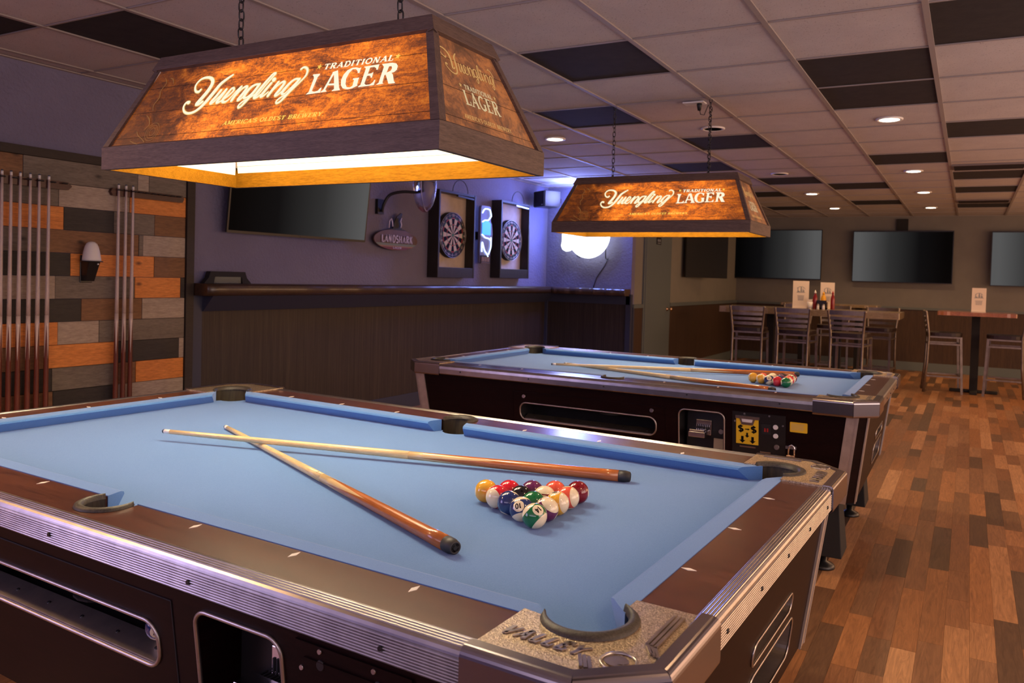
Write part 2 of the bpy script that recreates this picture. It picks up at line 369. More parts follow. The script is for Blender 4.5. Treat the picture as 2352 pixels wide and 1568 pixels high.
# ---------------------------------------------------------------- stroke serif lettering (own glyphs)
def arc_(cx, cy, rx, ry, a0, a1, n=12): return [(cx+rx*cos(R_(a0+(a1-a0)*i/n)), cy+ry*sin(R_(a0+(a1-a0)*i/n))) for i in range(n+1)]
GL = {
 'A':(.86,[('t',[(.1,0),(.46,1)]),('T',[(.42,1),(.74,0)]),('t',[(.22,.34),(.64,.34)])],[(.1,0),(.74,0)]),
 'B':(.78,[('T',[(.2,0),(.2,1)]),('t',[(.2,.96),(.42,.96)]),('m',arc_(.42,.75,.22,.21,90,-90)),('t',[(.2,.53),(.42,.53)]),('m',arc_(.44,.28,.24,.25,90,-90)),('t',[(.2,.04),(.44,.04)])],[(.14,0),(.14,1)]),
 'C':(.8,[('m',arc_(.45,.5,.34,.47,50,310,20)),('t',[(.7,.68),(.7,.98)])],[]),
 'D':(.85,[('T',[(.2,0),(.2,1)]),('t',[(.2,.96),(.38,.96)]),('m',arc_(.38,.5,.36,.46,90,-90)),('t',[(.2,.04),(.38,.04)])],[(.14,0),(.14,1)]),
 'E':(.74,[('T',[(.2,0),(.2,1)]),('t',[(.2,.95),(.64,.95),(.64,.75)]),('t',[(.2,.52),(.5,.52)]),('t',[(.2,.05),(.66,.05),(.66,.28)])],[(.14,0),(.14,1)]),
 'G':(.85,[('m',arc_(.45,.5,.34,.47,50,330,20)),('T',[(.7,.06),(.7,.44)])],[(.7,.44)]),
 'H':(.9,[('T',[(.2,0),(.2,1)]),('T',[(.7,0),(.7,1)]),('t',[(.2,.5),(.7,.5)])],[(.2,0),(.2,1),(.7,0),(.7,1)]),
 'I':(.42,[('T',[(.2,0),(.2,1)])],[(.2,0),(.2,1)]),
 'K':(.85,[('T',[(.2,0),(.2,1)]),('t',[(.28,.45),(.68,1)]),('T',[(.4,.6),(.72,0)])],[(.2,0),(.2,1),(.72,0)]),
 'L':(.7,[('T',[(.2,0),(.2,1)]),('t',[(.2,.05),(.62,.05),(.62,.3)])],[(.16,0),(.2,1)]),
 'M':(1.05,[('t',[(.17,0),(.17,1)]),('T',[(.2,1),(.5,.1)]),('t',[(.5,.1),(.82,1)]),('T',[(.84,1),(.84,0)])],[(.17,0),(.84,0),(.14,1),(.88,1)]),
 'N':(.9,[('t',[(.17,0),(.17,1)]),('T',[(.2,1),(.68,0)]),('t',[(.7,0),(.7,1)])],[(.17,0),(.14,1),(.7,1)]),
 'O':(.88,[('m',arc_(.44,.5,.34,.46,90,450,24))],[]),
 'R':(.84,[('T',[(.2,0),(.2,1)]),('t',[(.2,.96),(.42,.96)]),('m',arc_(.42,.74,.24,.22,90,-90)),('t',[(.2,.52),(.42,.52)]),('T',[(.42,.5),(.7,0)])],[(.18,0),(.14,1),(.72,0)]),
 'S':(.68,[('m',arc_(.36,.73,.23,.23,30,270,14)+arc_(.36,.27,.24,.23,90,-150,14))],[]),
 'T':(.78,[('T',[(.39,0),(.39,1)]),('t',[(.08,.72),(.08,.95),(.7,.95),(.7,.72)])],[(.39,0)]),
 'V':(.84,[('T',[(.12,1),(.42,.04)]),('t',[(.42,.04),(.74,1)])],[(.12,1),(.74,1)]),
 'W':(1.15,[('T',[(.1,1),(.32,.04)]),('t',[(.32,.04),(.56,.95)]),('T',[(.56,.95),(.8,.04)]),('t',[(.8,.04),(1.04,1)])],[(.1,1),(1.04,1),(.56,1)]),
 'Y':(.84,[('T',[(.12,1),(.42,.48)]),('t',[(.42,.48),(.74,1)]),('T',[(.42,.48),(.42,0)])],[(.12,1),(.74,1),(.42,0)]),
 "'":(.26,[('T',[(.13,1),(.11,.72)])],[]), '.':(.3,[('T',[(.12,.0),(.12,.12)])],[]), ' ':(.42,[],[]), '-':(.4,[('t',[(.08,.45),(.36,.45)])],[]),
 '$':(.7,[('m',arc_(.36,.71,.22,.19,30,270,12)+arc_(.36,.31,.23,.2,90,-150,12)),('t',[(.36,-.1),(.36,1.1)])],[]),
 '0':(.7,[('m',arc_(.35,.5,.25,.46,90,450,20))],[]), '1':(.42,[('T',[(.22,0),(.22,1)]),('t',[(.2,.95),(.06,.78)])],[]),
 '2':(.66,[('m',arc_(.33,.72,.22,.24,170,-40,12)+[(.1,.05),(.58,.05)])],[]), '3':(.64,[('m',arc_(.3,.74,.2,.22,150,-80,10)+arc_(.3,.28,.23,.25,80,-150,12))],[]),
 '4':(.7,[('m',[(.46,0),(.46,1),(.08,.3),(.64,.3)])],[]), '5':(.66,[('m',[(.54,.95),(.18,.95),(.14,.55)]+arc_(.3,.32,.24,.28,110,-150,12))],[]),
 '6':(.66,[('m',[(.5,.95),(.2,.6)]+arc_(.33,.3,.23,.26,160,520,18))],[]), '7':(.62,[('m',[(.08,.95),(.56,.95),(.24,0)])],[]),
 '8':(.66,[('m',arc_(.33,.74,.19,.21,-90,270,16)),('m',arc_(.33,.27,.24,.25,90,450,16))],[]), '9':(.66,[('m',arc_(.33,.7,.22,.25,0,360,16)),('m',[(.55,.7),(.42,.0)])],[]),
}
def text(mb, s, fn, x, y, h, shear=0., T=.19, t_=.085, m_=.14, serif=.26, space=.06, mi=0, width=None, xs=1.0, sub=1):
    """draw a line of lettering; width fits it to a length. fn maps 2D to 3D"""
    tot = sum(GL[c][0]+space for c in s)-space; k = h*xs
    if width: k = width/tot
    cx = 0
    for c in s:
        w, strokes, serifs = GL[c]
        f = lambda a, b_, cx=cx: fn(x+(cx+a)*k+shear*b_*h, y+b_*h)
        for kind, P in strokes:
            wd_ = {'T':T,'t':t_,'m':m_}[kind]
            if sub > 1:
                P = [tuple(P[i][k_]+(P[i+1][k_]-P[i][k_])*j/sub for k_ in (0,1)) for i in range(len(P)-1) for j in range(sub)]+[P[-1]]
            ribbon(mb, [(p[0],p[1],wd_) for p in P], f, 1.0, mi, cap=False)
        if serif:
            for sx_, sy_ in serifs:
                yy = .03 if sy_ == 0 else (.97 if sy_ == 1 else sy_)
                ribbon(mb, [(sx_-serif/2,yy,.06),(sx_+serif/2,yy,.06)], f, 1.0, mi, cap=False)
        cx += w+space
    return cx*k
def star(mb, cx, cy, r, fn, mi=0, rot=90):
    P = [(cx+(r if i%2==0 else r*.42)*cos(R_(rot+36*i)), cy+(r if i%2==0 else r*.42)*sin(R_(rot+36*i))) for i in range(10)]
    mb.poly([P], fn, mi)
SCRIPT=[[(-.2671,.1745,.0075),(-.2723,.1684,.0075),(-.2854,.1707,0.006),(-.2949,.1821,.0057),(-0.297,.1956,.0055),(-.2874,.2098,0.006),(-.2712,.2157,.0065),(-.2491,.2142,.0075),(-.2331,.2058,0.01),(-.2262,.1919,.0125),(-.2317,0.17,.0139),(-.2431,.1506,.0139),(-.2555,.1332,.0134),(-0.261,.1253,0.01),(-.2498,.1243,.0072),(-.2382,.1316,.0072)],[(-.1505,.2125,.0053),(-.1685,.2015,.0082),(-.1885,0.186,0.011),(-.2013,0.165,0.013),(-.2127,.1458,.0135),(-0.226,.1258,.0115),(-.2412,.1097,.0091),(-.2595,.0993,.0075),(-.2821,0.097,.0065),(-.3012,.1038,0.006),(-.3127,.1179,.0055),(-.3126,0.13,.0062),(-0.306,0.136,.0075),(-.2979,.1343,0.011)],[(-.1764,.1634,.0086),(-.1884,.1434,.0096),(-.2001,.1253,.0096),(-.1924,.1236,.0062),(-.1769,.1386,.0048),(-0.155,0.164,.0082)],[(-0.155,0.164,.0086),(-.1638,.1447,.0097),(-.1746,.1247,.0096),(-0.165,.1238,.0055),(-.1526,.1309,.0043)],[(-.1526,.1309,.0048),(-.1354,.1419,.0048),(-.1224,0.157,.0058),(-.1253,.1655,.0062),(-.1345,.1637,.0069),(-.1457,.1448,.0101),(-.1528,.1291,.0101),(-.1461,.1221,.0072),(-.1337,.1245,.0051),(-.1203,.1387,.0041),(-.1097,.1539,.0041),(-.0978,.1663,.0055)],[(-.0959,0.167,.0078),(-.1047,0.148,.0092),(-.1147,.1246,.0092)],[(-.1063,.1373,.0037),(-.0915,.1575,.0046),(-.0778,0.166,.0069),(-.0703,.1616,.0083),(-.0784,.1436,.0101),(-.0894,.1249,.0092),(-.0814,.1241,.0051),(-.0713,0.133,.0041)],[(-.0243,.1676,.0057),(-.0397,.1683,0.006),(-.0555,.1601,.0083),(-.0669,.1424,.0101),(-.0677,0.13,.0087),(-.0581,.1281,.0053),(-.0423,.1409,0.004),(-.0239,.1667,.0051)],[(-.0243,.1676,.0084),(-.0368,0.143,.0097),(-0.052,.1196,.0087),(-.0656,.1022,.0062),(-.0749,.0977,.0055),(-.0779,.1051,.0051),(-.0676,.1157,.0046),(-.0464,.1261,.0041),(-.0289,.1351,0.004)],[(-.0261,.1242,.0048),(-.0127,0.137,0.004),(0.003,.1638,0.004),(.0181,.1871,.0048),(.0242,.1971,.0062),(.0157,.1972,0.006),(.0036,.1816,.0075),(-.0115,.1582,.0097),(-.0244,.1346,.0101),(-.0254,0.125,.0084),(-.0158,0.125,.0051),(-.0043,.1327,0.004)],[(.0208,.1664,.0079),(.0096,.1489,.0092),(-.0012,.1279,.0092),(.0077,.1271,.0048),(.0207,.1381,0.004)],[(.0266,.1773,.0132),(.0274,.1768,.0132)],[(.0477,0.167,.0075),(.0373,.1478,.0088),(.0259,.1262,.0088)],[(.0348,.1393,.0035),(.0517,.1578,.0044),(.0647,.1661,.0066),(.0727,.1617,.0079),(.0648,.1441,.0097),(.0541,0.126,.0088),(0.062,.1244,.0048),(.0741,.1345,0.004)],[(.1248,.1682,.0055),(0.11,.1699,.0057),(.0955,0.161,.0076),(.0813,.1416,.0101),(.0771,.1298,.0084),(.0862,.1255,0.005),(.0991,0.138,.0038),(.1248,.1682,.0046)],[(.1248,.1682,0.008),(.1122,.1453,.0092),(.0975,.1226,.0076),(0.083,.1042,.0062),(.0708,.0985,0.005),(0.067,.1057,.0048),(0.078,.1159,.0042),(.1002,.1258,.0038),(.1185,.1447,.0038),(.1347,.1637,.0042),(0.144,.1774,.0055),(.1444,.1912,.0063),(.1373,.2013,.0059),(.1256,.2053,.0055),(.1175,.2005,.0055)]]
LAGER=[[[(.1701,.1776),(.1955,.1768),(.1945,.1714),(.1908,0.167),(.1867,.1246),(.1965,.1216),(0.208,.1238),(.2129,.1307),(.2182,.1328),(.2185,.1167),(.1686,.1153),(.1714,0.118),(.1765,.1229),(0.178,.1657),(.1738,.1724),(.1704,.1741)]],[[(.2395,.1745),(.2479,.1783),(0.234,.1238),(.2409,.1178),(.2215,.1168),(.2193,.1186),(.2261,.1246)],[(.2379,.1767),(.2553,.1808),(.2808,.1237),(.2843,.1213),(.2847,.1173),(.2581,.1171),(.2582,0.12),(.2639,.1228),(.2475,.1654)],[(.2346,.1419),(.2578,.1408),(.2602,.1345),(.2344,.1365)]],[[(.3342,.1802),(.3332,0.173),(.3337,.1637),(.3278,.1637),(.3248,0.17),(.3171,.1769),(.3066,.1775),(.2984,.1677),(.2943,.1508),(.2982,.1345),(.3057,.1244),(.3166,.1226),(0.324,.1264),(.3227,.1437),(.3176,.1456),(.3179,.1489),(.3382,.1493),(.3374,.1454),(.3384,.1289),(.3411,.1253),(.3268,.1189),(.3098,.1174),(.2934,.1217),(.2836,0.132),(0.278,.1486),(.2803,.1644),(0.289,.1769),(.3033,.1826),(.3166,.1823),(.3281,.1789)]],[[(.3426,.1812),(.3916,.1826),(.3917,.1662),(.3873,.1667),(.3846,.1722),(.3767,.1765),(0.364,0.176),(.3633,.1576),(.3733,.1578),(0.38,0.161),(.3809,.1445),(.3769,.1437),(.3752,.1484),(.3698,.1516),(.3628,.1511),(.3621,0.129),(.3681,.1244),(.3809,.1244),(.3888,0.13),(.3909,.1363),(0.395,.1364),(.3949,.1209),(.3439,.1198),(.3454,.1235),(.3501,.1263),(.3504,.1737),(.3474,0.178),(.3438,.1791)]],[[(.4003,.1822),(.4325,.1822),(.4462,.1786),(.4537,.1705),(.4542,.1588),(.4479,.1531),(.4402,.1514),(.4458,.1469),(.4566,.1252),(0.461,.1222),(.4605,.1197),(.4412,.1199),(.4232,.1482),(.4193,.1473),(.4207,.1253),(.4252,.1222),(0.402,.1206),(.4039,.1232),(.4083,.1266),(0.409,.1733),(.4039,.1778)],'h',[(.4256,.1719),(.4331,.1723),(.4373,0.166),(0.435,.1585),(0.424,.1539)]]]
# ================================================================ THE ROOM
XL = -4.60; YB = 13.10; XR = 3.4; YF = -3.0; YC = 8.47; XC = -3.47   # left wall, back wall, right, front, corner return, far left wall
def struct(name, mb, mats, parent=None, **k):
    o = mb.build(name, mats, parent, **k)
    if not parent: o['kind'] = 'structure'
    return o
floor = struct('floor', B(XL-.2,XR+.1,YF-.1,YB+.1,-.12,-.012), 'planktrim')
def infront(x, y, z, mx=1250, my=900):
    d = Vector((x,y,z-H)); w = d.dot(fw)
    if w < .3: return False
    px = 1270+1800.5*d.dot(r2)/w; py = 685.5-1800.5*d.dot(u2)/w
    return -60 < px < 2412 and -60 < py < 1628
# laminate strips, .08 wide, random lengths, running away from the viewer
SW = .0815; strips = []
rs = random.Random(3)
for i in range(-8, 40):
    x = XL+.02+(i+20)*SW if False else -1.5+i*SW
    if x > 1.75: break
    y = .9+rs.random()*.5
    while y < YB-.04:
        L = rs.choice((.3,.42,.55,.7,.9))*(.85+.3*rs.random()); y1 = min(y+L, YB-.03)
        strips.append((x, x+SW-.0006, y, y1-.0006)); y = y1
def hidden(x, y): return x < -.35 and 1.0 < y < 5.2 and not (x > -.75 and y > 2.3 and y < 3.4)
vis = [s for s in strips if infront((s[0]+s[1])/2,(s[2]+s[3])/2,0) and not hidden((s[0]+s[1])/2,(s[2]+s[3])/2)]
vis.sort(key=lambda s: -((s[1]-s[0])*(s[3]-s[2]))/(((s[2]+s[3])/2)**2+((s[0]+s[1])/2)**2)**1.5)
near = set(vis[:298]); rest = MB()
for s in strips:
    if s in near:
        mb = B(s[0],s[1],s[2],s[3],-.012,rs.random()*.0004)
        mb.build('floor_strip', 'floor', floor)
    else: rest.box(s[0],s[1],s[2],s[3],-.012,rs.random()*.0004)
x = XL
while x < XR:
    if x < -1.5-8*SW-.001 or x >= 1.75:
        y = YF+rs.random()*.5
        while y < YB-.1:
            y1 = min(y+rs.choice((.5,.8,1.1)), YB-.03); rest.box(x, x+SW-.0012, y, y1-.0012, -.012, 0); y = y1
    else:
        rest.box(x, x+SW-.0012, YF, .88, -.012, 0)
    x += SW
tag(part('floor_strips', rest, 'floor', floor), kind='stuff')
# ---- ceiling: 2 ft tiles in an exposed grid
GX, GY, GP = -1.413, 3.343, .61
ceil = struct('ceiling', B(XL-.1,XR+.1,YF-.1,YB+.1,CEIL+.06,CEIL+.16), 'dark')
DARK = {(-1,0),(-2,2),(-1,4),(1,1),(1,2),(2,0),(2,4),(1,6),(2,8),(2,10),(2,13),(0,9),(0,12),(-1,8),(-2,10),(-2,13),(-2,6),(-4,-2),(-5,-3),(4,1),(3,6),(5,9),(1,-4),(-2,-4),(3,-2)}
VENTS = {(2,7):.5,(2,12):.5,(-3,8):.5}
tiles = []
for u in range(-6, 9):
    for vv in range(-11, 17):
        x0, x1 = GX+GP*u+.006, GX+GP*(u+1)-.006; y0, y1 = GY+GP*vv+.006, GY+GP*(vv+1)-.006
        x0 = max(x0, XL+.01); x1 = min(x1, XR-.01); y0 = max(y0, YF+.01); y1 = min(y1, YB-.01)
        if x1-x0 < .04 or y1-y0 < .04: continue
        tiles.append((u,vv,x0,x1,y0,y1))
vis = [q for q in tiles if any(infront(q[i],q[j],CEIL) for i in (2,3) for j in (4,5))]
vis.sort(key=lambda q: (q[2]+q[3])**2+(q[4]+q[5])**2); vis = set(vis[:298]); rest = MB()
for q in tiles:
    dk = (q[0],q[1]) in DARK
    if q in vis: B(q[2],q[3],q[4],q[5],CEIL+.008,CEIL+.022).build('ceiling_tile', 'darktile' if dk else 'tile', ceil)
    else: rest.box(q[2],q[3],q[4],q[5],CEIL+.008,CEIL+.022, mi=1 if dk else 0)
tag(part('ceiling_tiles', rest, ['tile','darktile'], ceil), kind='stuff')
for u in range(-5, 8):
    x = GX+GP*u; B(x-.012,x+.012,YF,YB,CEIL,CEIL+.007).build('grid_tee', 'tee', ceil)
for vv in range(-10, 17):
    y = GY+GP*vv; mb = MB()
    mb.box(XL,XR,y-.005,y+.005,CEIL+.002,CEIL+.0075); mb.build('cross_tee', 'tee', ceil)
mb = MB(); mb.box(XL,XL+.025,YF,YC,CEIL-.002,CEIL+.005); mb.box(XL,XC,YC-.025,YC,CEIL-.002,CEIL+.005); mb.box(XC,XC+.025,YC,YB,CEIL-.002,CEIL+.005); mb.box(XC,XR,YB-.025,YB,CEIL-.002,CEIL+.005)
part('wall_angle', mb, 'tee', ceil)
# ---- walls
HT = CEIL+.06
wall_l = struct('wall_left', B(XL-.1,XL,YF,YC+.1,0,HT), 'wall')
wall_c = struct('wall_corner', B(XL-.1,XC,YC,YC+.1,0,HT), 'wall')
wall_f = struct('wall_far_left', B(XC-.1,XC,YC+.1,YB,0,HT), 'olive')
wall_b = struct('wall_back', B(XC-.1,XR+.1,YB,YB+.1,0,HT), 'wallb')
wall_r = struct('wall_right', B(XR,XR+.1,YF,YB,0,HT), 'wall')
wall_n = struct('wall_front', B(XL-.1,XR+.1,YF-.1,YF,0,HT), 'wall')
# reclaimed planks on the left wall: rows from the top, each as (end px across wall, tone)
def ypx(px):    # wall position of a joint, measured along the wall
    return 2.30+(px/425.0)**1.06*1.135
rows = [
 [(53,'b'),(303,'g'),(330,'l'),(425,'g')],[(128,'g'),(285,'l'),(425,'o')],[(139,'o'),(249,'d'),(346,'g'),(425,'b')],[(110,'g'),(308,'b'),(318,'g'),(425,'l')],
 [(154,'d'),(346,'o'),(425,'b')],[(122,'l'),(300,'g'),(414,'o'),(425,'d')],[(179,'d'),(318,'b'),(425,'l')],[(129,'o'),(219,'l'),(290,'g'),(425,'g')],
 [(100,'b'),(262,'o'),(412,'d'),(425,'l')],[(118,'d'),(264,'g'),(305,'b'),(425,'o')],[(120,'b'),(264,'d'),(425,'l')],[(90,'l'),(210,'b'),(425,'d')],
 [(60,'g'),(300,'o'),(425,'g')],[(160,'d'),(425,'b')]]
pr = random.Random(5); z = 1.835
for k, row in enumerate(rows):
    z1 = 1.703-.1315*k; y = 2.30; first = True
    # planks carry on past the frame's left edge
    yy = 2.30
    for px, tone in row:
        y1 = ypx(px)
        ys = y if not first else y-pr.uniform(.3,.8)
        B(XL,XL+.018+pr.uniform(0,.004),ys+.0012,y1-.0012,max(z1,0.01)+.0012,z-.0012).build('plank', 'pk_'+tone, wall_l, bev=.0012, seg=1)
        if first: yl = ys
        first = False; y = y1
    while yl > -1.4:
        L = pr.uniform(.4,.9); B(XL,XL+.018+pr.uniform(0,.004),yl-L+.0012,yl-.0012,max(z1,.01)+.0012,z-.0012).build('plank', 'pk_'+pr.choice('obdgl'), wall_l, bev=.0012, seg=1); yl -= L
    z = z1
struct('trim_1', B(XL,XL+.03,-2.2,3.49,1.835,1.885), 'planktrim', bev=.002)
struct('trim_2', B(XL,XL+.034,3.437,3.495,0,1.835), 'planktrim', bev=.002)
# ---- dark wainscot below the drink rail
struct('trim_3', B(XL,XL+.022,3.50,3.57,0,1.06), 'walltrim')
struct('trim_4', B(XL,XL+.03,3.57,YC,.955,1.06), 'walltrim')
struct('trim_5', B(XL,XL+.05,YC-.045,YC,.13,1.06), 'walltrim')
struct('trim_6', B(XL+.05,XC,YC-.03,YC,.96,1.06), 'walltrim')
struct('trim_7', B(XC-.05,XC+.012,YC-.03,YC+.03,.0,1.08), 'walltrim')
w_ = B(XL,XL+.016,3.57,YC-.045,.13,.955); part('wainscot', w_, 'wainscot', wall_l)
part('wainscot', B(XL+.05,XC-.05,YC-.016,YC,.13,.96), 'wainscot', wall_c)
struct('baseboard_left', B(XL,XL+.025,3.50,YC,0,.13), 'walltrim', bev=.002)
struct('baseboard_corner', B(XL,XC,YC-.025,YC,0,.13), 'walltrim', bev=.002)
# far left wall: wainscot, cap, door
D0, D1 = 8.86, 9.72
part('wainscot', B(XC,XC+.014,YC+.05,D0-.04,.13,.92), 'wains2', wall_f); part('wainscot', B(XC,XC+.014,D1+.04,YB,.13,.92), 'wains2', wall_f)
struct('trim_8', B(XC,XC+.03,YC+.03,D0-.04,.92,.965), 'door'); struct('trim_9', B(XC,XC+.03,D1+.04,YB,.92,.965), 'door')
struct('trim_10', B(XC,XC+.02,YC+.03,YC+.075,.0,.93), 'walltrim')
struct('baseboard_far_left', B(XC,XC+.03,D1+.04,YB,0,.13), 'door')
dr = struct('door_1', B(XC,XC+.03,D0,D1,.0,2.05), 'door', bev=.003)
mb = MB(); mb.box(XC,XC+.022,D0-.045,D0-.004,0,2.1); mb.box(XC,XC+.022,D1+.004,D1+.045,0,2.1); mb.box(XC,XC+.022,D0-.045,D1+.045,2.054,2.1); part('door_frame', mb, 'door', dr)
mb = MB(); mb.lathe([(.026,0),(.026,.006),(.01,.012),(.01,.035),(.024,.045),(.027,.06),(.02,.07),(.0001,.073)], (XC+.03,D1-.09,.89), 16, 0, 'x'); part('door_knob', mb, 'brass', dr, 'brass door knob')
mb = MB(); mb.box(XC+.03,XC+.035,9.17,9.33,1.70,1.79); part('sign_plate', mb, 'matteblack', dr, 'small black plate high on the door')
mb = MB(); 
for (a,b_,c_,d_) in ((9.20,9.24,1.735,1.765),(9.26,9.30,1.735,1.765),(9.20,9.30,1.712,1.722)): mb.box(XC+.035,XC+.037,a,b_,c_,d_)
part('sign_mark', mb, 'grey', dr)
# back wall
part('wainscot', B(XC,XR,YB-.014,YB,.13,.925), 'wains2', wall_b)
struct('trim_11', B(XC,XR,YB-.03,YB,.925,.96), 'door')
struct('baseboard_back', B(XC,XR,YB-.03,YB,0,.13), 'door', bev=.002)
struct('baseboard_right', B(XR-.02,XR,YF,YB,0,.1), 'walltrim')
# ---- drink rail: live-edge slab in two runs
def slab(name, mat, x0, x1, y0, y1, z0, z1, edge, label, seed):
    q = random.Random(seed); mb = MB(); n = 60; prof = []
    if edge == 'x':
        out = [(x0,y0)]; 
        for i in range(n+1): out.append((x1+q.uniform(-.006,.006)+.006*sin(i*.7+seed), y0+(y1-y0)*i/n))
        out.append((x0,y1))
    else:
        out = [(x0,y1)]
        for i in range(n+1): out.append((x0+(x1-x0)*i/n, y0+q.uniform(-.006,.006)+.006*sin(i*.5)))
        out.append((x1,y1))
    lay = [(z0,.022),(z0+.008,.008),(z0+.022,.0),(z1-.020,.0),(z1-.008,.007),(z1,.020)]; n2 = len(out)
    for z_, ins in lay:
        for i, (px, py) in enumerate(out):
            if 0 < i < n2-1: px, py = (px-ins, py) if edge == 'x' else (px, py+ins)
            mb.v.append((px,py,z_))
    for k in range(len(lay)-1):
        for i in range(n2): j = (i+1)%n2; mb.face((k*n2+i,k*n2+j,(k+1)*n2+j,(k+1)*n2+i) if edge == 'x' else (k*n2+j,k*n2+i,(k+1)*n2+i,(k+1)*n2+j), 0, 0 < i < n2-2)
    mb.poly([[(p[0],p[1]) for p in mb.v[-n2:]]], lambda a_, b_: (a_,b_,z1)); mb.poly([[(p[0],p[1]) for p in mb.v[:n2]]], lambda a_, b_: (a_,b_,z0), 0, True)
    o = mb.build(name, mat); return tag(o, label, 'drink rail')
slab('drink_rail','slab',XL,-4.44,3.50,YC,1.062,1.142,'x','long dark live-edge drink rail along the bar wall',1)
slab('drink_rail','slabx',-4.438,XC-.01,YC-.16,YC,1.062,1.142,'y','short dark drink rail below the lit white sign',2)
mb = MB(); mb.add([(XL,3.571,1.061),(XL+.13,3.571,1.061),(XL+.031,3.571,.952),(XL,YC,1.061),(XL+.13,YC,1.061),(XL+.031,YC,.952)],[(0,1,2),(5,4,3),(0,3,4,1),(1,4,5,2)])
struct('trim_12', mb, 'walltrim')
# ---- downlights
def downlight(x, y, on=True, label='', grp=None, power=44):
    t = empty('downlight', (x,y,CEIL), 0, label, 'ceiling light', grp)
    mb = MB(); mb.lathe([(.062,.004),(.062,-.002),(.078,-.004),(.084,.0),(.084,.007)], n=28); part('trim_ring', mb, 'white', t)
    mb = MB(); mb.lathe([(.0001,-.001),(.062,-.001)], n=28); part('lens', mb, 'down' if on else 'inner', t)
    if on: lamp('downlight_lamp', 'SPOT', (0,0,-.02), WARM, power, .05, (0,0,0), R_(140), .9, parent=t)
    return t
DL = [(-2.941,5.499,1,'lit round downlight above the dartboards, nearest the bar wall'),(-.518,3.05,1,'lit downlight cut by the top edge of the photo'),
 (-.504,5.557,1,'lit downlight just beyond the pair of dark ceiling tiles'),(-.505,8.08,1,'second lit downlight of the right-hand row'),(-.503,9.88,1,'third lit downlight of the right-hand row'),
 (-.503,11.755,1,'lit downlight of the right-hand row nearest the televisions'),(-1.715,9.775,1,'nearer lit downlight of the inner row above the bar tables'),(-1.725,11.65,1,'farther lit downlight of the inner row above the bar tables'),
 (-1.66,5.49,0,'unlit round downlight behind the chain of the farther pool lamp'),(-1.71,7.95,0,'unlit round downlight beyond the farther pool lamp')]
for x, y, on, lb in DL: downlight(x, y, on, lb)
for k, (x, y) in enumerate(((1.93,1.2),(1.93,4.4),(1.93,7.2),(1.93,10.2),(.72,1.2))):
    downlight(x, y, 1, ('nearest','second','third','farthest','inner')[k]+' lit downlight outside the picture on the right', 'downlights outside the picture on the right', 48)
downlight(-2.94, .6, 1, 'unseen downlight added above the left edge of the nearest pool table, outside the picture', None, 100)  # no such lamp in view; added to throw warm light on the planks
downlight(-3.8, .3, 1, 'unseen downlight added by the plank wall, outside the picture', None, 100)  # another added lamp, out of view, to brighten the plank wall
for (u,vv), wv in VENTS.items():
    x0 = GX+GP*u; y0 = GY+GP*vv; t = empty('ceiling_vent', (x0+.3,y0+.3,CEIL), 0, {2:('long ceiling vent before the far dark tiles on the right' if vv==7 else 'ceiling vent near the back wall on the right'),-3:'ceiling vent beyond the blue-lit ceiling corner'}[u], 'vent')
    part('frame', B(-.29,.29,-.14,.14,-.006,.006), 'vent', t)
    for k in range(8): mb = MB(); mb.bar((-.27,-.11+k*.031,-.008),(.27,-.11+k*.031,-.008),.02,.003,upv=(0,.5,1)); part('louver', mb, 'darktile', t)
# ================================================================ POOL TABLES
RZ = .773; BZ = .738; NX, NY = 1.034, .506; TAP = .12
def cap_(px, py, r, a0, a1, n): return [(px+r*cos(R_(a0+(a1-a0)*i/n)), py+r*sin(R_(a0+(a1-a0)*i/n))) for i in range(n+1)]
CPX, CPY = 1.043, .517
def hwz(z): return .650-TAP*(.728-z)
def hlz(z): return 1.165-TAP*(.728-z)
def ffront(x, z, d=0): return (x, -(hwz(z))-d, z)         # near long face, d outward
def fend(y, z, d=0): return (hlz(z)+d, y, z)
def loop3(f, P, d): return [f(a, b_, d) for a, b_ in P]
def ringwall(mb, f, P, d0, d1, mi=0):
    n = len(P); o = len(mb.v); mb.v += [tuple(q) for q in loop3(f,P,d0)]+[tuple(q) for q in loop3(f,P,d1)]
    for i in range(n): j = (i+1)%n; mb.face((o+i,o+n+i,o+n+j,o+j), mi)
M['stripmetal'] = noisy('satin corner metal', (.50,.44,.38), (.60,.53,.46), 20, .45, metal=.75)
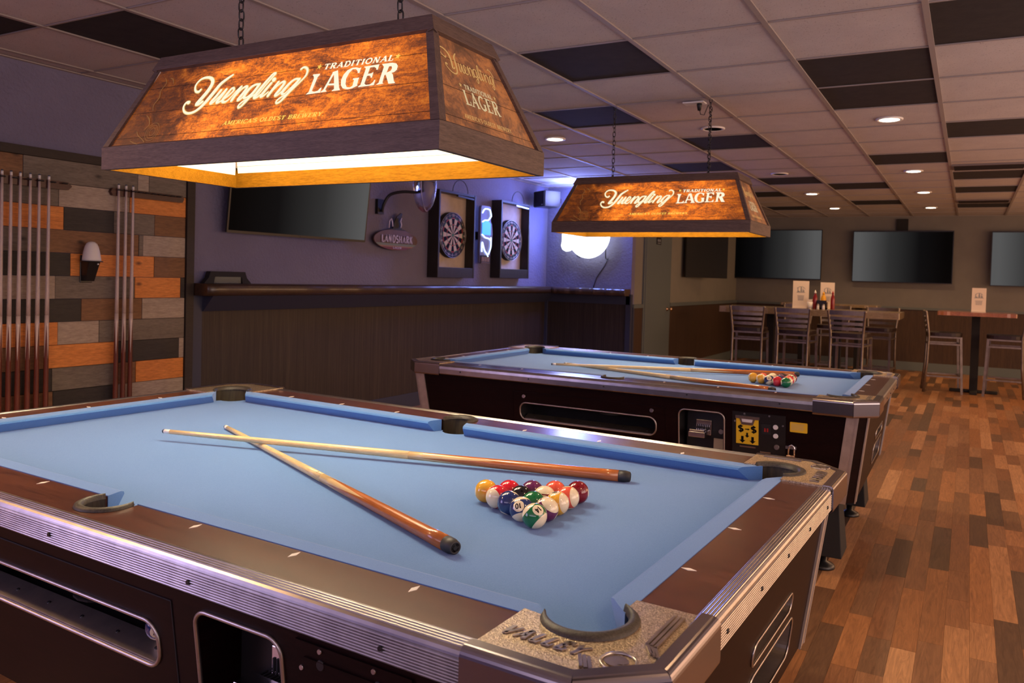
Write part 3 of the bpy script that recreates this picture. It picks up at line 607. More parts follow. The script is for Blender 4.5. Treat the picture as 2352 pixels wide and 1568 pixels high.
def pool_table(x, y, a, label, grooved, kind):
    t = empty('pool_table', (x,y,0), a, label, 'pool table')
    # --- bed with pocket mouths
    P = []
    def corner(sx, sy):
        A = cap_(CPX, CPY, .060, 250, -160+360-360+0, 14)
        return A
    # walk round the bed counter-clockwise
    P += [(-.055,-.56)] ; side = cap_(0,-.578,.052,160,20,8)
    P = [(s_[0],s_[1]) for s_ in side]
    cr = cap_(CPX+.019,-(CPY+.021),.047,195,75,10)             # near right corner
    P += [(1.005,-.56)]+cr+[(1.085,-.47)]
    P += [(1.085,.47)]+[(p[0],-p[1]) for p in cr[::-1]]+[(1.005,.56)]
    P += [(p[0],-p[1]) for p in side[::-1]]
    P += [(-1.005,.56)]+[(-p[0],-p[1]) for p in cr]+[(-1.085,.47),(-1.085,-.47)]+[(-p[0],p[1]) for p in cr[::-1]]+[(-1.005,-.56)]
    mb = MB(); mb.prism(P, BZ-.03, BZ); part('bed_cloth', mb, 'cloth', t)
    # --- cushions
    prof = [(0,.7655),(.002,.7705),(.010,.7735),(.047,.7745),(.047,BZ+.0005),(.022,BZ+.0005)]
    def cushion(f, n0, n1, b0, b1):
        mb = MB(); o = []
        for (d, z) in prof:
            k = d/.047; o.append(((n0+(b0-n0)*k), (n1+(b1-n1)*k), d, z))
        A = [f(q[0], q[2], q[3]) for q in o]; Bq = [f(q[1], q[2], q[3]) for q in o]; n = len(o)
        mb.v = [tuple(p) for p in A+Bq]
        for i in range(n): j = (i+1)%n; mb.face((i,n+i,n+j,j), 0, False)
        mb.face(range(n)); mb.face(range(2*n-1,n-1,-1)); part('cushion', mb, 'cloth', t)
    for sy in (-1,1):
        for sx in (-1,1):
            cushion(lambda s_, d, z, sx=sx, sy=sy: (sx*s_, sy*(NY+d), z), .070, .952, .050, 1.004)
    for sx in (-1,1): cushion(lambda s_, d, z, sx=sx: (sx*(NX+d), s_, z), -.424, .424, -.476, .476)
    # --- rails
    for sy in (-1,1):
        notch = cap_(0,.577,.060,150,30,10)
        # rail outline with the side pocket cut into its inner edge
        P = [(-.96,.552)]+[(-.052,.552)]+[(-.058,.577)]+cap_(0,.577,.060,170,10,10)+[(.058,.577),(.052,.552),(.96,.552),(.96,.658),(-.96,.658)]
        mb = MB(); mb.prism([(p[0],sy*p[1]) for p in P], .735, RZ); part('rail', mb, 'rail', t)
    for sx in (-1,1):
        mb = MB(); mb.box(min(sx*1.081,sx*1.176),max(sx*1.081,sx*1.176),-.431,.431,.735,RZ); part('rail', mb, 'rail', t)
    # --- aluminium edge: extruded profile, offset d from wood edge
    if grooved:
        pr = [(-.001,.7735)]
        for k in range(4):
            q_ = .001+.0068*k; pr += [(q_,.7728),(q_+.0012,.7744),(q_+.0032,.7750),(q_+.0052,.7744),(q_+.0064,.7728)]
        pr += [(.0300,.7735),(.0335,.771),(.0360,.767),(.0368,.764)]
        for k in range(9): z = .7615-.0042*k; pr += [(.0355,z),(.0374,z-.0007),(.0382,z-.0019),(.0374,z-.0031),(.0355,z-.0038)]
        pr += [(.036,.7235),(.034,.7215),(-.01,.7215),(-.01,.77)]
    else: pr = [(0,.774),(.026,.7738),(.033,.770),(.0365,.763),(.0375,.75),(.037,.726),(.034,.722),(-.01,.722),(-.01,.77)]
    def trim(f, s0, s1):
        mb = MB(); n = len(pr); mb.v = [tuple(f(s0,d,z)) for d, z in pr]+[tuple(f(s1,d,z)) for d, z in pr]
        for i in range(n): j = (i+1)%n; mb.face((i,n+i,n+j,j), 0)
        mb.face(range(n)); mb.face(range(2*n-1,n-1,-1)); o = part('edge_trim', mb, 'alu', t)
        for k in range(5):
            q = s0+(s1-s0)*(.08+.21*k); c0 = Vector(f(q,.037,.742)); c1 = Vector(f(q,.0398,.742)); m2 = MB(); m2.cyl(c0,c1,.0042,.0036,10); part('screw', m2, 'black', o)
        return o
    for sy in (-1,1): trim(lambda s_, d, z, sy=sy: (s_, sy*(.656+d), z), -.975, .975)
    for sx in (-1,1): trim(lambda s_, d, z, sx=sx: (sx*(1.171+d*.8), s_, z), -.448, .448)
    # --- castings, pockets
    for sx in (-1,1):
        for sy in (-1,1):
            arc = cap_(CPX,CPY,.066,-58,150,22)
            P = [(.956,.546),(.956,.692),(1.112,.692),(1.200,.612),(1.200,.430),(1.079,.430),(1.079,.462)]+arc
            mb = MB(); mb.prism([(sx*p[0],sy*p[1]) for p in P], .742, .7775)
            cst = part('corner_casting', mb, 'hammer', t, 'hammered metal corner casting', bev=.003)
            # polished skirt round the outside
            def off(k): return [(.954,.692+k),(1.112+k*.45,.692+k),(1.200+k,.612+k*.45),(1.200+k,.428)]
            mb = MB()
            rows_ = [(-.022,.7780),(-.0205,.7793),(-.006,.7790),(-.0035,.7784),(-.0012,.7774),(.0008,.7759),(.0024,.7740),(.0036,.7716),(.0042,.7688),(.0044,.722),(.0036,.7185),(.001,.7155),(-.004,.714),(-.01,.7135)]
            for k_, z in rows_: mb.v += [(sx*p[0],sy*p[1],z) for p in off(k_)]
            for i in range(3):          # each facet gets its own vertices so its faces stay flat along the edge
                pass
            W_ = MB()
            for i in range(3):
                o = len(W_.v)
                for k in range(len(rows_)): W_.v += [mb.v[k*4+i], mb.v[k*4+i+1]]
                for k in range(len(rows_)-1): W_.face((o+2*k,o+2*k+1,o+2*k+3,o+2*k+2), 0, False)
            sk = part('casting_skirt', W_, 'skirt', cst, 'polished bevelled skirt')
            sd = sk.modifiers.new('solid','SOLIDIFY'); sd.thickness = .003
            # black pocket horseshoe
            Q = []; N = 26
            for i in range(N+1):
                k = i/N; ang = -56+(208)*k; w = .008+.015*sin(pi*k)**.8; r0 = .0575
                Q.append((ang, r0, r0+w))
            mb = MB()
            for ang, ra, rb in Q:
                c_, s_ = cos(R_(ang)), sin(R_(ang))
                for r, z in ((ra,.772),(ra+.002,.782),((ra+rb)/2,.785),(rb-.002,.781),(rb,.776)): mb.v.append((sx*(CPX+r*c_),sy*(CPY+r*s_),z))
            for i in range(N):
                for k in range(4): mb.face((i*5+k,(i+1)*5+k,(i+1)*5+k+1,i*5+k+1), 0, True)
            mb.face(range(5)); mb.face(range(5*N,5*N+5)); part('pocket_rim', mb, 'liner', cst)
            mb = MB(); A = [(CPX+.061*cos(R_(-46+184*i/20)),CPY+.061*sin(R_(-46+184*i/20))) for i in range(21)]
            for z in (.777,.70,.60): mb.v += [(sx*p[0],sy*p[1],z) for p in A]
            for k in range(2):
                for i in range(20): mb.face((k*21+i,k*21+i+1,(k+1)*21+i+1,(k+1)*21+i), 0, True)
            pk = part('pocket', mb, 'pocket', t)
            mb = MB(); mb.prism([(sx*(CPX-.015+.085*cos(2*pi*i/16)),sy*(CPY-.01+.085*sin(2*pi*i/16))) for i in range(16)], .598, .602); part('pocket_floor', mb, 'dark', pk)
            # raised lettering and medallion on the two right-hand castings
            if sx > 0:
                fz = .7790
                def place(u, v_, long_=(sy < 0)):
                    # u along the outer edge, v towards the pocket
                    if long_: return (u, -(v_), fz)
                    return (1.221-(v_-0), u, fz)
                mb = MB()
                if sy < 0: text(mb, 'VALLEY', lambda p, q: (p, -.633+q, fz), .966, .003, .026, .32, T=.27, t_=.18, m_=.21, serif=0, space=.12, width=.122)
                else: text(mb, 'VALLEY', lambda p, q: (1.165-q, p, fz), .448, 0, .0235, .3, T=.34, t_=.25, m_=.28, serif=0, space=.16, width=.12)
                rl = part('raised_lettering', mb, 'steel', cst, 'raised letters reading VALLEY'); sd = rl.modifiers.new('solid','SOLIDIFY'); sd.thickness = .0016; sd.offset = 0
                mb = MB(); cx, cy = sx*1.137, sy*.617
                mb.tube([(cx+.0225*cos(2*pi*i/28),cy+.0225*sin(2*pi*i/28),.7785) for i in range(28)], .0022, 6, closed=True)
                mb.prism([(cx+.016*cos(2*pi*i/20)-.003,cy+.014*sin(2*pi*i/20)) for i in range(20)], .777, .7792)
                star(mb, cx+.006, cy-.002, .009, lambda p, q: (p,q,.7798)); part('medallion', mb, 'steel', cst, 'round raised medallion')
                for k in range(3):
                    o_ = .0065*k; za = .7795
                    if sy < 0:
                        m3 = MB(); m3.bar((1.135+o_+.014,-.455,za),(1.135+o_+.014,-.558-o_*.3,za),.0044,.0028); m3.bar((1.149+o_,-.556-o_*.3,za),(1.164+o_*.9,-.578-o_*.5,za),.0044,.0028); part('raised_stripe', m3, 'steel', cst)
                        m3 = MB(); m3.bar((1.088+o_,-.628,za),(1.104+o_,-.655,za),.0044,.0028); part('raised_stripe', m3, 'steel', cst)
                    else:
                        m3 = MB(); m3.bar((1.145+o_,.60,za),(1.125+o_,.63,za),.0044,.0028); part('raised_stripe', m3, 'steel', cst)
                        m3 = MB(); m3.bar((.98,.655+o_,za),(1.08,.655+o_,za),.0044,.0028); part('raised_stripe', m3, 'steel', cst)
    for sy in (-1,1):
        mb = MB(); N = 22; Q = []
        for i in range(N+1):
            k = i/N; ang = 200-220*k; w = .017*min(1,.3+2.6*min(k,1-k)); Q.append((ang,.0485,.0485+w))
        for ang, ra, rb in Q:
            c_, s_ = cos(R_(ang)), sin(R_(ang))
            for r, z in ((ra,.770),(ra+.002,.779),((ra+rb)/2,.7815),(rb-.002,.778),(rb,.7735)): mb.v.append((r*c_,sy*(.577+r*s_),z))
        for i in range(N):
            for k in range(4): mb.face((i*5+k,(i+1)*5+k,(i+1)*5+k+1,i*5+k+1), 0, True)
        mb.face(range(5)); mb.face(range(5*N,5*N+5)); pr_ = part('pocket_rim', mb, 'liner', t)
        mb = MB(); A = [(.052*cos(R_(200-220*i/18)),.577+.052*sin(R_(200-220*i/18))) for i in range(19)]
        for z in (.773,.70,.60): mb.v += [(p[0],sy*p[1],z) for p in A]
        for k in range(2):
            for i in range(18): mb.face((k*19+i,k*19+i+1,(k+1)*19+i+1,(k+1)*19+i), 0, True)
        pk = part('pocket', mb, 'pocket', t)
        mb = MB(); mb.prism([(.065*cos(2*pi*i/16),sy*.575+.065*sin(2*pi*i/16)) for i in range(16)], .598, .602); part('pocket_floor', mb, 'dark', pk)
    # --- diamonds
    def dia(px, py, along_x):
        a_, b_ = (.0135,.0052); L_ = [(a_,0),(0,b_),(-a_,0),(0,-b_)] if along_x else [(b_,0),(0,a_),(-b_,0),(0,-a_)]
        mb = MB(); mb.prism([(px+p[0],py+p[1]) for p in L_], RZ-.001, RZ+.0006); part('diamond_sight', mb, 'pearl', t)
    for sy in (-1,1):
        for k in (-3,-2,-1,1,2,3): dia(k*2.068/8, sy*.5725, False)
    for sx in (-1,1):
        for k in (-1,0,1): dia(sx*1.0965, k*.256, True)
    # --- cabinet with recesses on the near face and the right end
    zb, zt, ch = .336, .722, .032
    cab = MB(); slotP = rrect(-.487,.246,.525,.612,.036,7); winP = rrect(.357,.569,.43,.668,.03,6)
    e1 = rrect(-.012,.312,.512,.558,.022,6); e2 = rrect(-.005,.362,.385,.484,.03,6)
    def side_poly(f, hw_): return [(-(hw_(zb)-ch),zb),((hw_(zb)-ch),zb),((hw_(zt)-ch),zt),(-(hw_(zt)-ch),zt)]
    cab.poly([side_poly(None,hlz), slotP, winP], lambda p, q: ffront(p,q), 0)
    cab.poly([side_poly(None,hlz)], lambda p, q: (p,hwz(q),q), 0, True)
    cab.poly([side_poly(None,hwz), e1, e2], lambda p, q: fend(p,q), 0)
    cab.poly([side_poly(None,hwz)], lambda p, q: (-hlz(q),p,q), 0, True)
    for sx in (-1,1):
        for sy in (-1,1):
            q = [(sx*(hlz(zb)-ch),sy*hwz(zb),zb),(sx*hlz(zb),sy*(hwz(zb)-ch),zb),(sx*hlz(zt),sy*(hwz(zt)-ch),zt),(sx*(hlz(zt)-ch),sy*hwz(zt),zt)]
            cab.add(q, [(0,1,2,3)], 0)
    hb, wb = hlz(zb), hwz(zb); cab.add([(-hb,-wb+ch,zb),(-hb+ch,-wb,zb),(hb-ch,-wb,zb),(hb,-wb+ch,zb),(hb,wb-ch,zb),(hb-ch,wb,zb),(-hb+ch,wb,zb),(-hb,wb-ch,zb)],[tuple(range(7,-1,-1))],0)
    cb = part('cabinet', cab, 'cab', t)
    def recess(f, P, depth, mats, name, lip=None):
        mb = MB(); ringwall(mb, f, P, 0, -depth, 0); mb.poly([P], lambda p, q: f(p,q,-depth), 1); o = part(name, mb, mats, cb); return o
    def frame(f, P, r, mat):
        mb = MB(); mb.tube(loop3(f, P, .001), r, 6, closed=True); return mb
    ro = recess(ffront, slotP, .13, ['matteblack','dark'], 'ball_return')
    part('return_frame', frame(ffront, slotP, .0042, 'aludull'), 'aludull', cb, 'rounded metal frame')
    mb = MB(); mb.add([(-.47,-(hwz(.53))+.004,.531),(.235,-(hwz(.53))+.004,.531),(.235,-hwz(.55)+.05,.548),(-.47,-hwz(.55)+.05,.548),(-.47,-hwz(.53)+.004,.527),(.235,-hwz(.53)+.004,.527)],[(0,1,2,3),(4,5,1,0)])
    lp = part('return_lip', mb, 'aludull', cb, 'sloping metal lip')
    for k in range(6):
        m2 = MB(); px = -.42+k*.122; m2.cyl((px,-.600,.539),(px,-.6012,.5415),.004,.003,10); part('screw', m2, 'black', cb)
    recess(ffront, winP, .11, ['cab' if kind == 1 else 'matteblack','dark'], 'coin_recess'); part('recess_frame', frame(ffront, winP, .0042, 'aludull'), 'aludull', cb, 'rounded metal frame')
    mb = MB(); mb.box(.375,.56,-.56,-.555,.44,.66); part('coin_plate', mb, 'black', cb)
    # coin slide mechanism: face plate and pushed-out tray with coin slots
    ox = (.455 if kind == 2 else .50); oz = (.575 if kind == 2 else .565)
    mb = MB(); mb.box(ox-.036,ox+.036,-.570,-.560,oz-.028,oz+.04); mb.box(ox-.05,ox+.026,-.640,-.57,oz-.03,oz-.006); mb.box(ox-.046,ox+.022,-.640,-.60,oz-.006,oz+.004)
    cs = part('coin_slide', mb, 'chrome', cb, 'chrome coin slide', bev=.002)
    mb = MB()
    for k in range(8): mb.box(ox-.03+k*.0085,ox-.026+k*.0085,-.5725,-.570,oz-.004,oz+.02); mb.box(ox-.044+k*.0085,ox-.040+k*.0085,-.60,-.572,oz-.0062,oz-.0045)
    part('coin_slots', mb, 'matteblack', cs)
    mb = MB(); mb.cyl((.545,-.565,.575),(.545,-.60,.575),.011,.011,14); part('lock', mb, 'steel', cb)
    if kind == 2:
        part('paper_note', B(.503,.56,-.5625,-.5605,.44,.535), 'paper', cb, 'tan paper note')
    else:
        part('slide_arm', B(.40,.52,-.66,-.57,.50,.53), 'black', cb)
    # control panel
    pl = MB(); pp = [(.606,.40),(.838,.40),(.838,.684),(.606,.684)]
    for d in (0,.004): pl.v += [ffront(p[0],p[1],d) for p in pp]
    for i in range(4): j = (i+1)%4; pl.face((i,j,4+j,4+i))
    pl.face((4,5,6,7)); cp = part('control_panel', pl, 'black' if kind == 2 else 'cab', cb, 'black control panel' if kind == 2 else None)
    def stud(px, pz, r, d, mat, nm, lbl=None, par=cp): 
        m2 = MB(); m2.cyl(ffront(px,pz,.003),ffront(px,pz,.003+d),r,r*.85,14); return part(nm, m2, mat, par, lbl)
    for px, pz in ((.618,.64),(.66,.677),(.768,.677),(.826,.64),(.826,.45),(.62,.45)): stud(px,pz,.0045,.004,'steel','bolt')
    if kind == 2:
        q = lambda d: (lambda p, r: ffront(p,r,d))
        mb = MB(); mb.prism([(.624,.541),(.722,.541),(.722,.662),(.624,.662)], 0, 1, fn=lambda p, r, k: ffront(p,r,.004+.002*k)); yl = part('bill_label', mb, 'yellow', cp, 'yellow bill slot label')
        mb = MB(); mb.prism([(.622,.655),(.727,.655),(.727,.667),(.622,.667)], 0, 1, fn=lambda p, r, k: ffront(p,r,.004+.009*k)); mb.prism([(.648,.628),(.698,.628),(.708,.657),(.638,.657)], 0, 1, fn=lambda p, r, k: ffront(p,r,.006+.003*k)); part('bill_slot', mb, 'steel', cp, 'grey bill entry')
        mb = MB(); mb.prism([(.652,.640),(.694,.640),(.698,.654),(.648,.654)],0,1,fn=lambda p, r, k: ffront(p,r,.0092+.0006*k)); part('bill_picture', mb, 'white', yl)
        mb = MB(); f = q(.0068)
        text(mb, '$', f, .631, .594, .030, T=.2, t_=.12, m_=.24, serif=0, xs=1.25); text(mb, '$', f, .688, .594, .030, T=.2, t_=.12, m_=.24, serif=0, xs=1.25)
        for px, pz, s_ in ((.673,.578,.9),(.652,.556,1.25),(.697,.556,1.25)):
            mb.poly([[(px-.0045*s_,pz+.016*s_),(px-.0045*s_,pz+.002),(px-.011*s_,pz+.002*s_),(px,pz-.009*s_),(px+.011*s_,pz+.002*s_),(px+.0045*s_,pz+.002),(px+.0045*s_,pz+.016*s_)]], f)
        mb.poly([[(.664,.606),(.676,.606),(.676,.603),(.684,.608),(.676,.613),(.676,.610),(.664,.610)]], f); part('label_print', mb, 'ink', yl)
        for px, pz in ((.795,.631),(.796,.592)): stud(px,pz,.0115,.006,'white','button','round white button')
        stud(.801,.543,.0125,.006,'steel','key_switch'); stud(.799,.497,.012,.006,'bluep','blue_button')
        mb = MB(); mb.prism([(.735,.594),(.775,.594),(.775,.640),(.735,.640)],0,1,fn=lambda p, r, k: ffront(p,r,.004+.002*k)); part('display', mb, 'matteblack', cp)
        mb = MB(); 
        for k in range(2): mb.prism([(.747+.011*k,.606),(.754+.011*k,.606),(.754+.011*k,.622),(.747+.011*k,.622)],0,1,fn=lambda p, r, k2: ffront(p,r,.006+.001*k2))
        part('display_digits', mb, 'red', cp, 'dull red display digits')
        mb = MB(); mb.prism([(.73,.51),(.775,.51),(.775,.516),(.73,.516)],0,1,fn=lambda p, r, k: ffront(p,r,.004+.003*k)); mb.prism([(.64,.526),(.71,.526),(.71,.532),(.64,.532)],0,1,fn=lambda p, r, k: ffront(p,r,.004+.003*k)); part('slot_lip', mb, 'steel', cp)
        # yellow sticker
        mb = MB(); mb.prism(rrect(.855,.928,.618,.662,.004,3),0,1,fn=lambda p, r, k: ffront(p,r,.0005+.0008*k)); stk = part('sticker', mb, 'yellow', cb, 'small yellow notice sticker')
        mb = MB()
        for k in range(6): mb.poly([[(.86,.653-.005*k),(.918-.004*(k%3),.653-.005*k),(.918-.004*(k%3),.6545-.005*k),(.86,.6545-.005*k)]], lambda p, r: ffront(p,r,.0016))
        part('sticker_print', mb, 'paper', stk)
        # padlock hanging on a hasp
        mb = MB(); mb.box(.845,.883,-.655,-.622,.478,.52); pd = part('padlock', mb, 'brass', cb, 'brass padlock', bev=.004)
        mb = MB(); mb.tube([(.853,-.640,.515),(.853,-.640,.548),(.858,-.640,.558),(.866,-.640,.562),(.874,-.640,.556),(.877,-.640,.546),(.877,-.640,.515)], .0045, 8); part('shackle', mb, 'chrome', pd)
        mb = MB(); mb.bar((.84,-.632,.55),(.885,-.632,.55),.02,.012); part('hasp', mb, 'steel', cb)
    else:
        for px, pz in ((.66,.655),(.775,.655),(.62,.60)): stud(px,pz,.009,.004,'black','lock')
        mb = MB(); mb.prism([(.625,.42),(.82,.42),(.82,.66),(.625,.66)],0,1,fn=lambda p, r, k: ffront(p,r,.004+.0025*k)); part('panel_door', mb, 'cab', cp)
    # access panel outline and its two locks
    mb = MB()
    for a_, b_ in (((-.527,.667),(.293,.667)),((-.527,.667),(-.527,.50)),((.293,.667),(.293,.50))): mb.bar(ffront(*a_,.0004),ffront(*b_,.0004),.0022,.0022)
    part('panel_seam', mb, 'matteblack' if kind == 1 else 'cab', cb)
    if kind == 2:
        for px in (-.461,.226): stud(px,.645,.0105,.005,'steel','lock','round silver lock',cb)
    # end recesses
    recess(fend, e1, .06, ['aludull','aludull'], 'chalk_tray'); recess(fend, e2, .16, ['aludull','dark'], 'cue_ball_return')
    for P_ in (e1,e2): part('recess_frame', frame(fend, P_, .0028, 'aludull'), 'steel', cb)
    # metal corner posts on the cabinet
    for sx in (-1,1):
        for sy in (-1,1):
            for long_ in (0,1):
                mb = MB()
                def pt(s_, z, d): return (sx*(hlz(z)-s_),sy*(hwz(z)+d),z) if long_ else (sx*(hlz(z)+d),sy*(hwz(z)-s_),z)
                for i in range(5):      # ribbed strip
                    s0, s1 = .030+.0098*i, .0398+.0098*i; dd = .0055 if i in (0,4) else (.0035 if i != 2 else .0042)
                    mb.hexa([pt(s0,zb-.004,0),pt(s1,zb-.004,0),pt(s1,zb-.004,dd),pt(s0,zb-.004,dd)],[pt(s0,zt,0),pt(s1,zt,0),pt(s1,zt,dd),pt(s0,zt,dd)])
                part('corner_strip', mb, 'stripmetal', cb, 'ribbed metal corner strip')
    # legs: black splayed boxes on levelling feet
    for sx in (-1,1):
        for sy in (-1,1):
            cx, cy = sx*.985, sy*.455; mb = MB()
            def sq(h, z, ox=0): return [(cx-h+ox,cy-h,z),(cx+h+ox,cy-h,z),(cx+h+ox,cy+h,z),(cx-h+ox,cy+h,z)]
            mb.hexa(sq(.088,.075), sq(.062,.352)); lg = part('leg', mb, 'matteblack', t, bev=.004)
            mb = MB(); mb.lathe([(.001,.076),(.016,.076),(.016,.03),(.045,.018),(.052,.008),(.052,0),(.001,0)], (cx,cy,0), 20); part('foot', mb, 'black', lg)
    return t
T1p = (-1.48075,1.54261,-.0329); T2p = (-1.517,4.084,.0053)
tab1 = pool_table(*T1p, 'nearest pool table, blue cloth and ribbed aluminium edge', True, 1)
tab2 = pool_table(*T2p, 'farther pool table with smooth metal edge and yellow pay label', False, 2)
def tloc(T, x, y, z):
    c_, s_ = cos(T[2]), sin(T[2]); return Vector((T[0]+x*c_-y*s_, T[1]+x*s_+y*c_, z))
# ---------------------------------------------------------------- balls
BR = .0258; PIT_ = .0519
BCOL = {1:(.80,.42,.04),2:(.015,.03,.13),3:(.62,.015,.03),4:(.13,.02,.09),5:(.75,.11,.06),6:(.008,.14,.04),7:(.20,.006,.012),8:(.008,.007,.008)}
CR = (.86,.74,.50)
def ballmat(n, solid):
    m, t, b = newmat('ball %d' % n); tc = t.nodes.new('ShaderNodeTexCoord'); sx = t.nodes.new('ShaderNodeSeparateXYZ'); t.links.new(tc.outputs['Object'], sx.inputs[0])
    c = BCOL[n if n <= 8 else n-8]
    # number spot on +Y and -Y, stripe band across local Z
    ay = math_(t,'ABSOLUTE',sx.outputs['Y']); spot = math_(t,'GREATER_THAN',ay,BR*.885)
    if n > 8:
        band = math_(t,'LESS_THAN',math_(t,'ABSOLUTE',sx.outputs['Z']),BR*.54); col = mix(t, band, CR, c)
    else: col = mix(t, 0.0, c, c)
    t.links.new(mix(t, spot, col, CR), b.inputs['Base Color']); setp(b, rough=.12, coat=.6, coatr=.05); return m
for n in range(1,16): M['ball%d'%n] = ballmat(n, n<=8)
CB = (r2.copy(), u2.copy(), -fw.copy())
RV = Vector((.877,.48,0)).normalized(); VV = Vector((.46,-.84,.28)).normalized(); UV = VV.cross(RV)*-1
UV = RV.cross(-VV); UV = UV if UV.z > 0 else -UV
def cv(t3): return (RV*t3[0]+UV*t3[1]+VV*t3[2]).normalized()
CN = {1:'yellow',2:'dark blue',3:'red',4:'purple',5:'coral',6:'green',7:'maroon',8:'black',9:'yellow striped',10:'blue striped',11:'red striped',12:'purple striped',13:'coral striped',14:'green striped',15:'cream, number up'}
def ball(n, P, axis, num, label, grp, show=True):
    mb = MB(); mb.sphere((0,0,0), BR, 32); o = mb.build('billiard_ball', 'ball%d'%n); o.location = P
    Z = cv(axis); Y = cv(num); Y = (Y-Z*Y.dot(Z))
    if Y.length < .2: Y = Z.orthogonal()
    Y.normalize(); X = Y.cross(Z); o.rotation_euler = Matrix((X,Y,Z)).transposed().to_euler()
    tag(o, label, 'billiard ball', grp)
    s = str(n); h = BR*.42; tot = sum(GL[q_][0]+.06 for q_ in s)*h
    for sg in (1,-1):
        mb = MB()
        def fn(p, q, sg=sg):
            px, pz = (p-tot/2+.1*h)*-sg, (q-h/2); r = BR*1.004; yy = math.sqrt(max(0,r*r-px*px-pz*pz)); return (px, sg*yy, pz)
        text(mb, s, fn, 0, 0, h, T=.19, t_=.14, m_=.18, serif=0, sub=8)
        part('number', mb, 'ink', o)
    return o
ORI = {1:((0,1,.2),(1,.1,0)),11:((-.62,-.25,.72),(-.55,.8,.0)),2:((0,0,1),(.40,.90,.12)),10:((.16,-.93,.30),(-.25,.28,.92)),14:((.68,-.64,.16),(.36,.42,.82)),
 3:((0,1,0),(1,.0,.1)),8:((0,1,0),(1,.1,0)),6:((0,1,0),(1,.1,0)),12:((.5,.66,.50),(.85,-.5,-.1)),4:((0,1,0),(1,.1,0)),15:((.05,.95,.30),(.05,.2,-.9)),
 9:((.88,.12,.42),(-.30,.90,.30)),5:((0,1,.0),(1,-.3,.0)),13:((.88,.1,.42),(-.1,1,.0)),7:((0,1,0),(1,-.2,0))}
GRID = {(0,0):1,(1,0):11,(2,0):2,(3,0):10,(4,0):14,(0,1):3,(1,1):8,(2,1):6,(3,1):12,(0,2):4,(1,2):15,(2,2):9,(0,3):5,(1,3):13,(0,4):7}
GRID2 = {(0,0):1,(1,0):9,(2,0):10,(3,0):3,(4,0):6,(0,1):5,(1,1):12,(2,1):2,(3,1):13,(0,2):15,(1,2):4,(2,2):11,(0,3):8,(1,3):14,(0,4):7}
def rack(T, A, B_, C_, grid, where, grp):
    A = Vector(A); e1 = (Vector(B_)-A).normalized()*PIT_; e2 = e1.copy(); e2.rotate(Matrix.Rotation(R_(60),2)) if False else None
    c60, s60 = cos(R_(60)), sin(R_(60)); e2 = Vector((e1.x*c60-e1.y*s60, e1.x*s60+e1.y*c60))
    for (i, j), n in grid.items():
        q = A+e1*i+e2*j; pos = tloc(T, q.x, q.y, BZ+BR+.0002)
        ax, nu = ORI[n]
        ball(n, pos, ax, nu, '%s pool ball in the rack on the %s pool table' % (CN[n], where), grp)
rack(T1p, (.536,-.036), (.717,-.128), 0, GRID, 'nearest', 'racked balls on the nearest pool table')
rack(T2p, (.546,-.02), (.728,-.115), 0, GRID2, 'farther', 'racked balls on the farther pool table')
q = tloc(T1p, .182, -.588, .548+BR+.001)
ball(10, q, (.1,.85,.3), (.2,.3,.9), 'blue and white ball inside the ball return of the nearest pool table', 'ball in the return')
# ---------------------------------------------------------------- cues
m, t, b = newmat('spliced cue butt'); tc = t.nodes.new('ShaderNodeTexCoord'); sx = t.nodes.new('ShaderNodeSeparateXYZ'); t.links.new(tc.outputs['Object'], sx.inputs[0])
an = math_(t,'ARCTAN2',sx.outputs['Y'],sx.outputs['X']); tri = math_(t,'ABSOLUTE',math_(t,'SUBTRACT',math_(t,'FRACT',math_(t,'ADD',math_(t,'MULTIPLY',an,4/(2*pi)),.37)),.5))
lim = math_(t,'ADD',math_(t,'MULTIPLY',tri,.42),.355)       # butt wood reaches higher between the maple points
isb = math_(t,'LESS_THAN',sx.outputs['Z'],lim)
n1 = noise(t, coords(t,(40,40,2.5),1), 3, 6, .7)
bw = ramp(t, n1, [(.3,(.30,.075,.014)),(.7,(.52,.165,.035))]); mw = ramp(t, n1, [(.3,(.60,.41,.19)),(.7,(.74,.55,.28))])
t.links.new(mix(t, isb, mw, bw), b.inputs['Base Color']); setp(b, rough=.25, coat=.5, coatr=.08); M['butt'] = m
m2 = m.copy(); m2.name = 'dark spliced cue butt'; M['buttd'] = m2
for nd in m2.node_tree.nodes:
    if nd.type == 'VALTORGB':
        if nd.color_ramp.elements[0].color[0] < .4:
            nd.color_ramp.elements[0].color = (.09,.018,.01,1); nd.color_ramp.elements[1].color = (.17,.04,.018,1)
        else:
            nd.color_ramp.elements[0].color = (.50,.40,.36,1); nd.color_ramp.elements[1].color = (.62,.5,.45,1)
CL = 1.38; RB_, RT_ = .0150, .0063
def crad(z): return RB_+(RT_-RB_)*min(1,max(0,(z/CL)))**.95
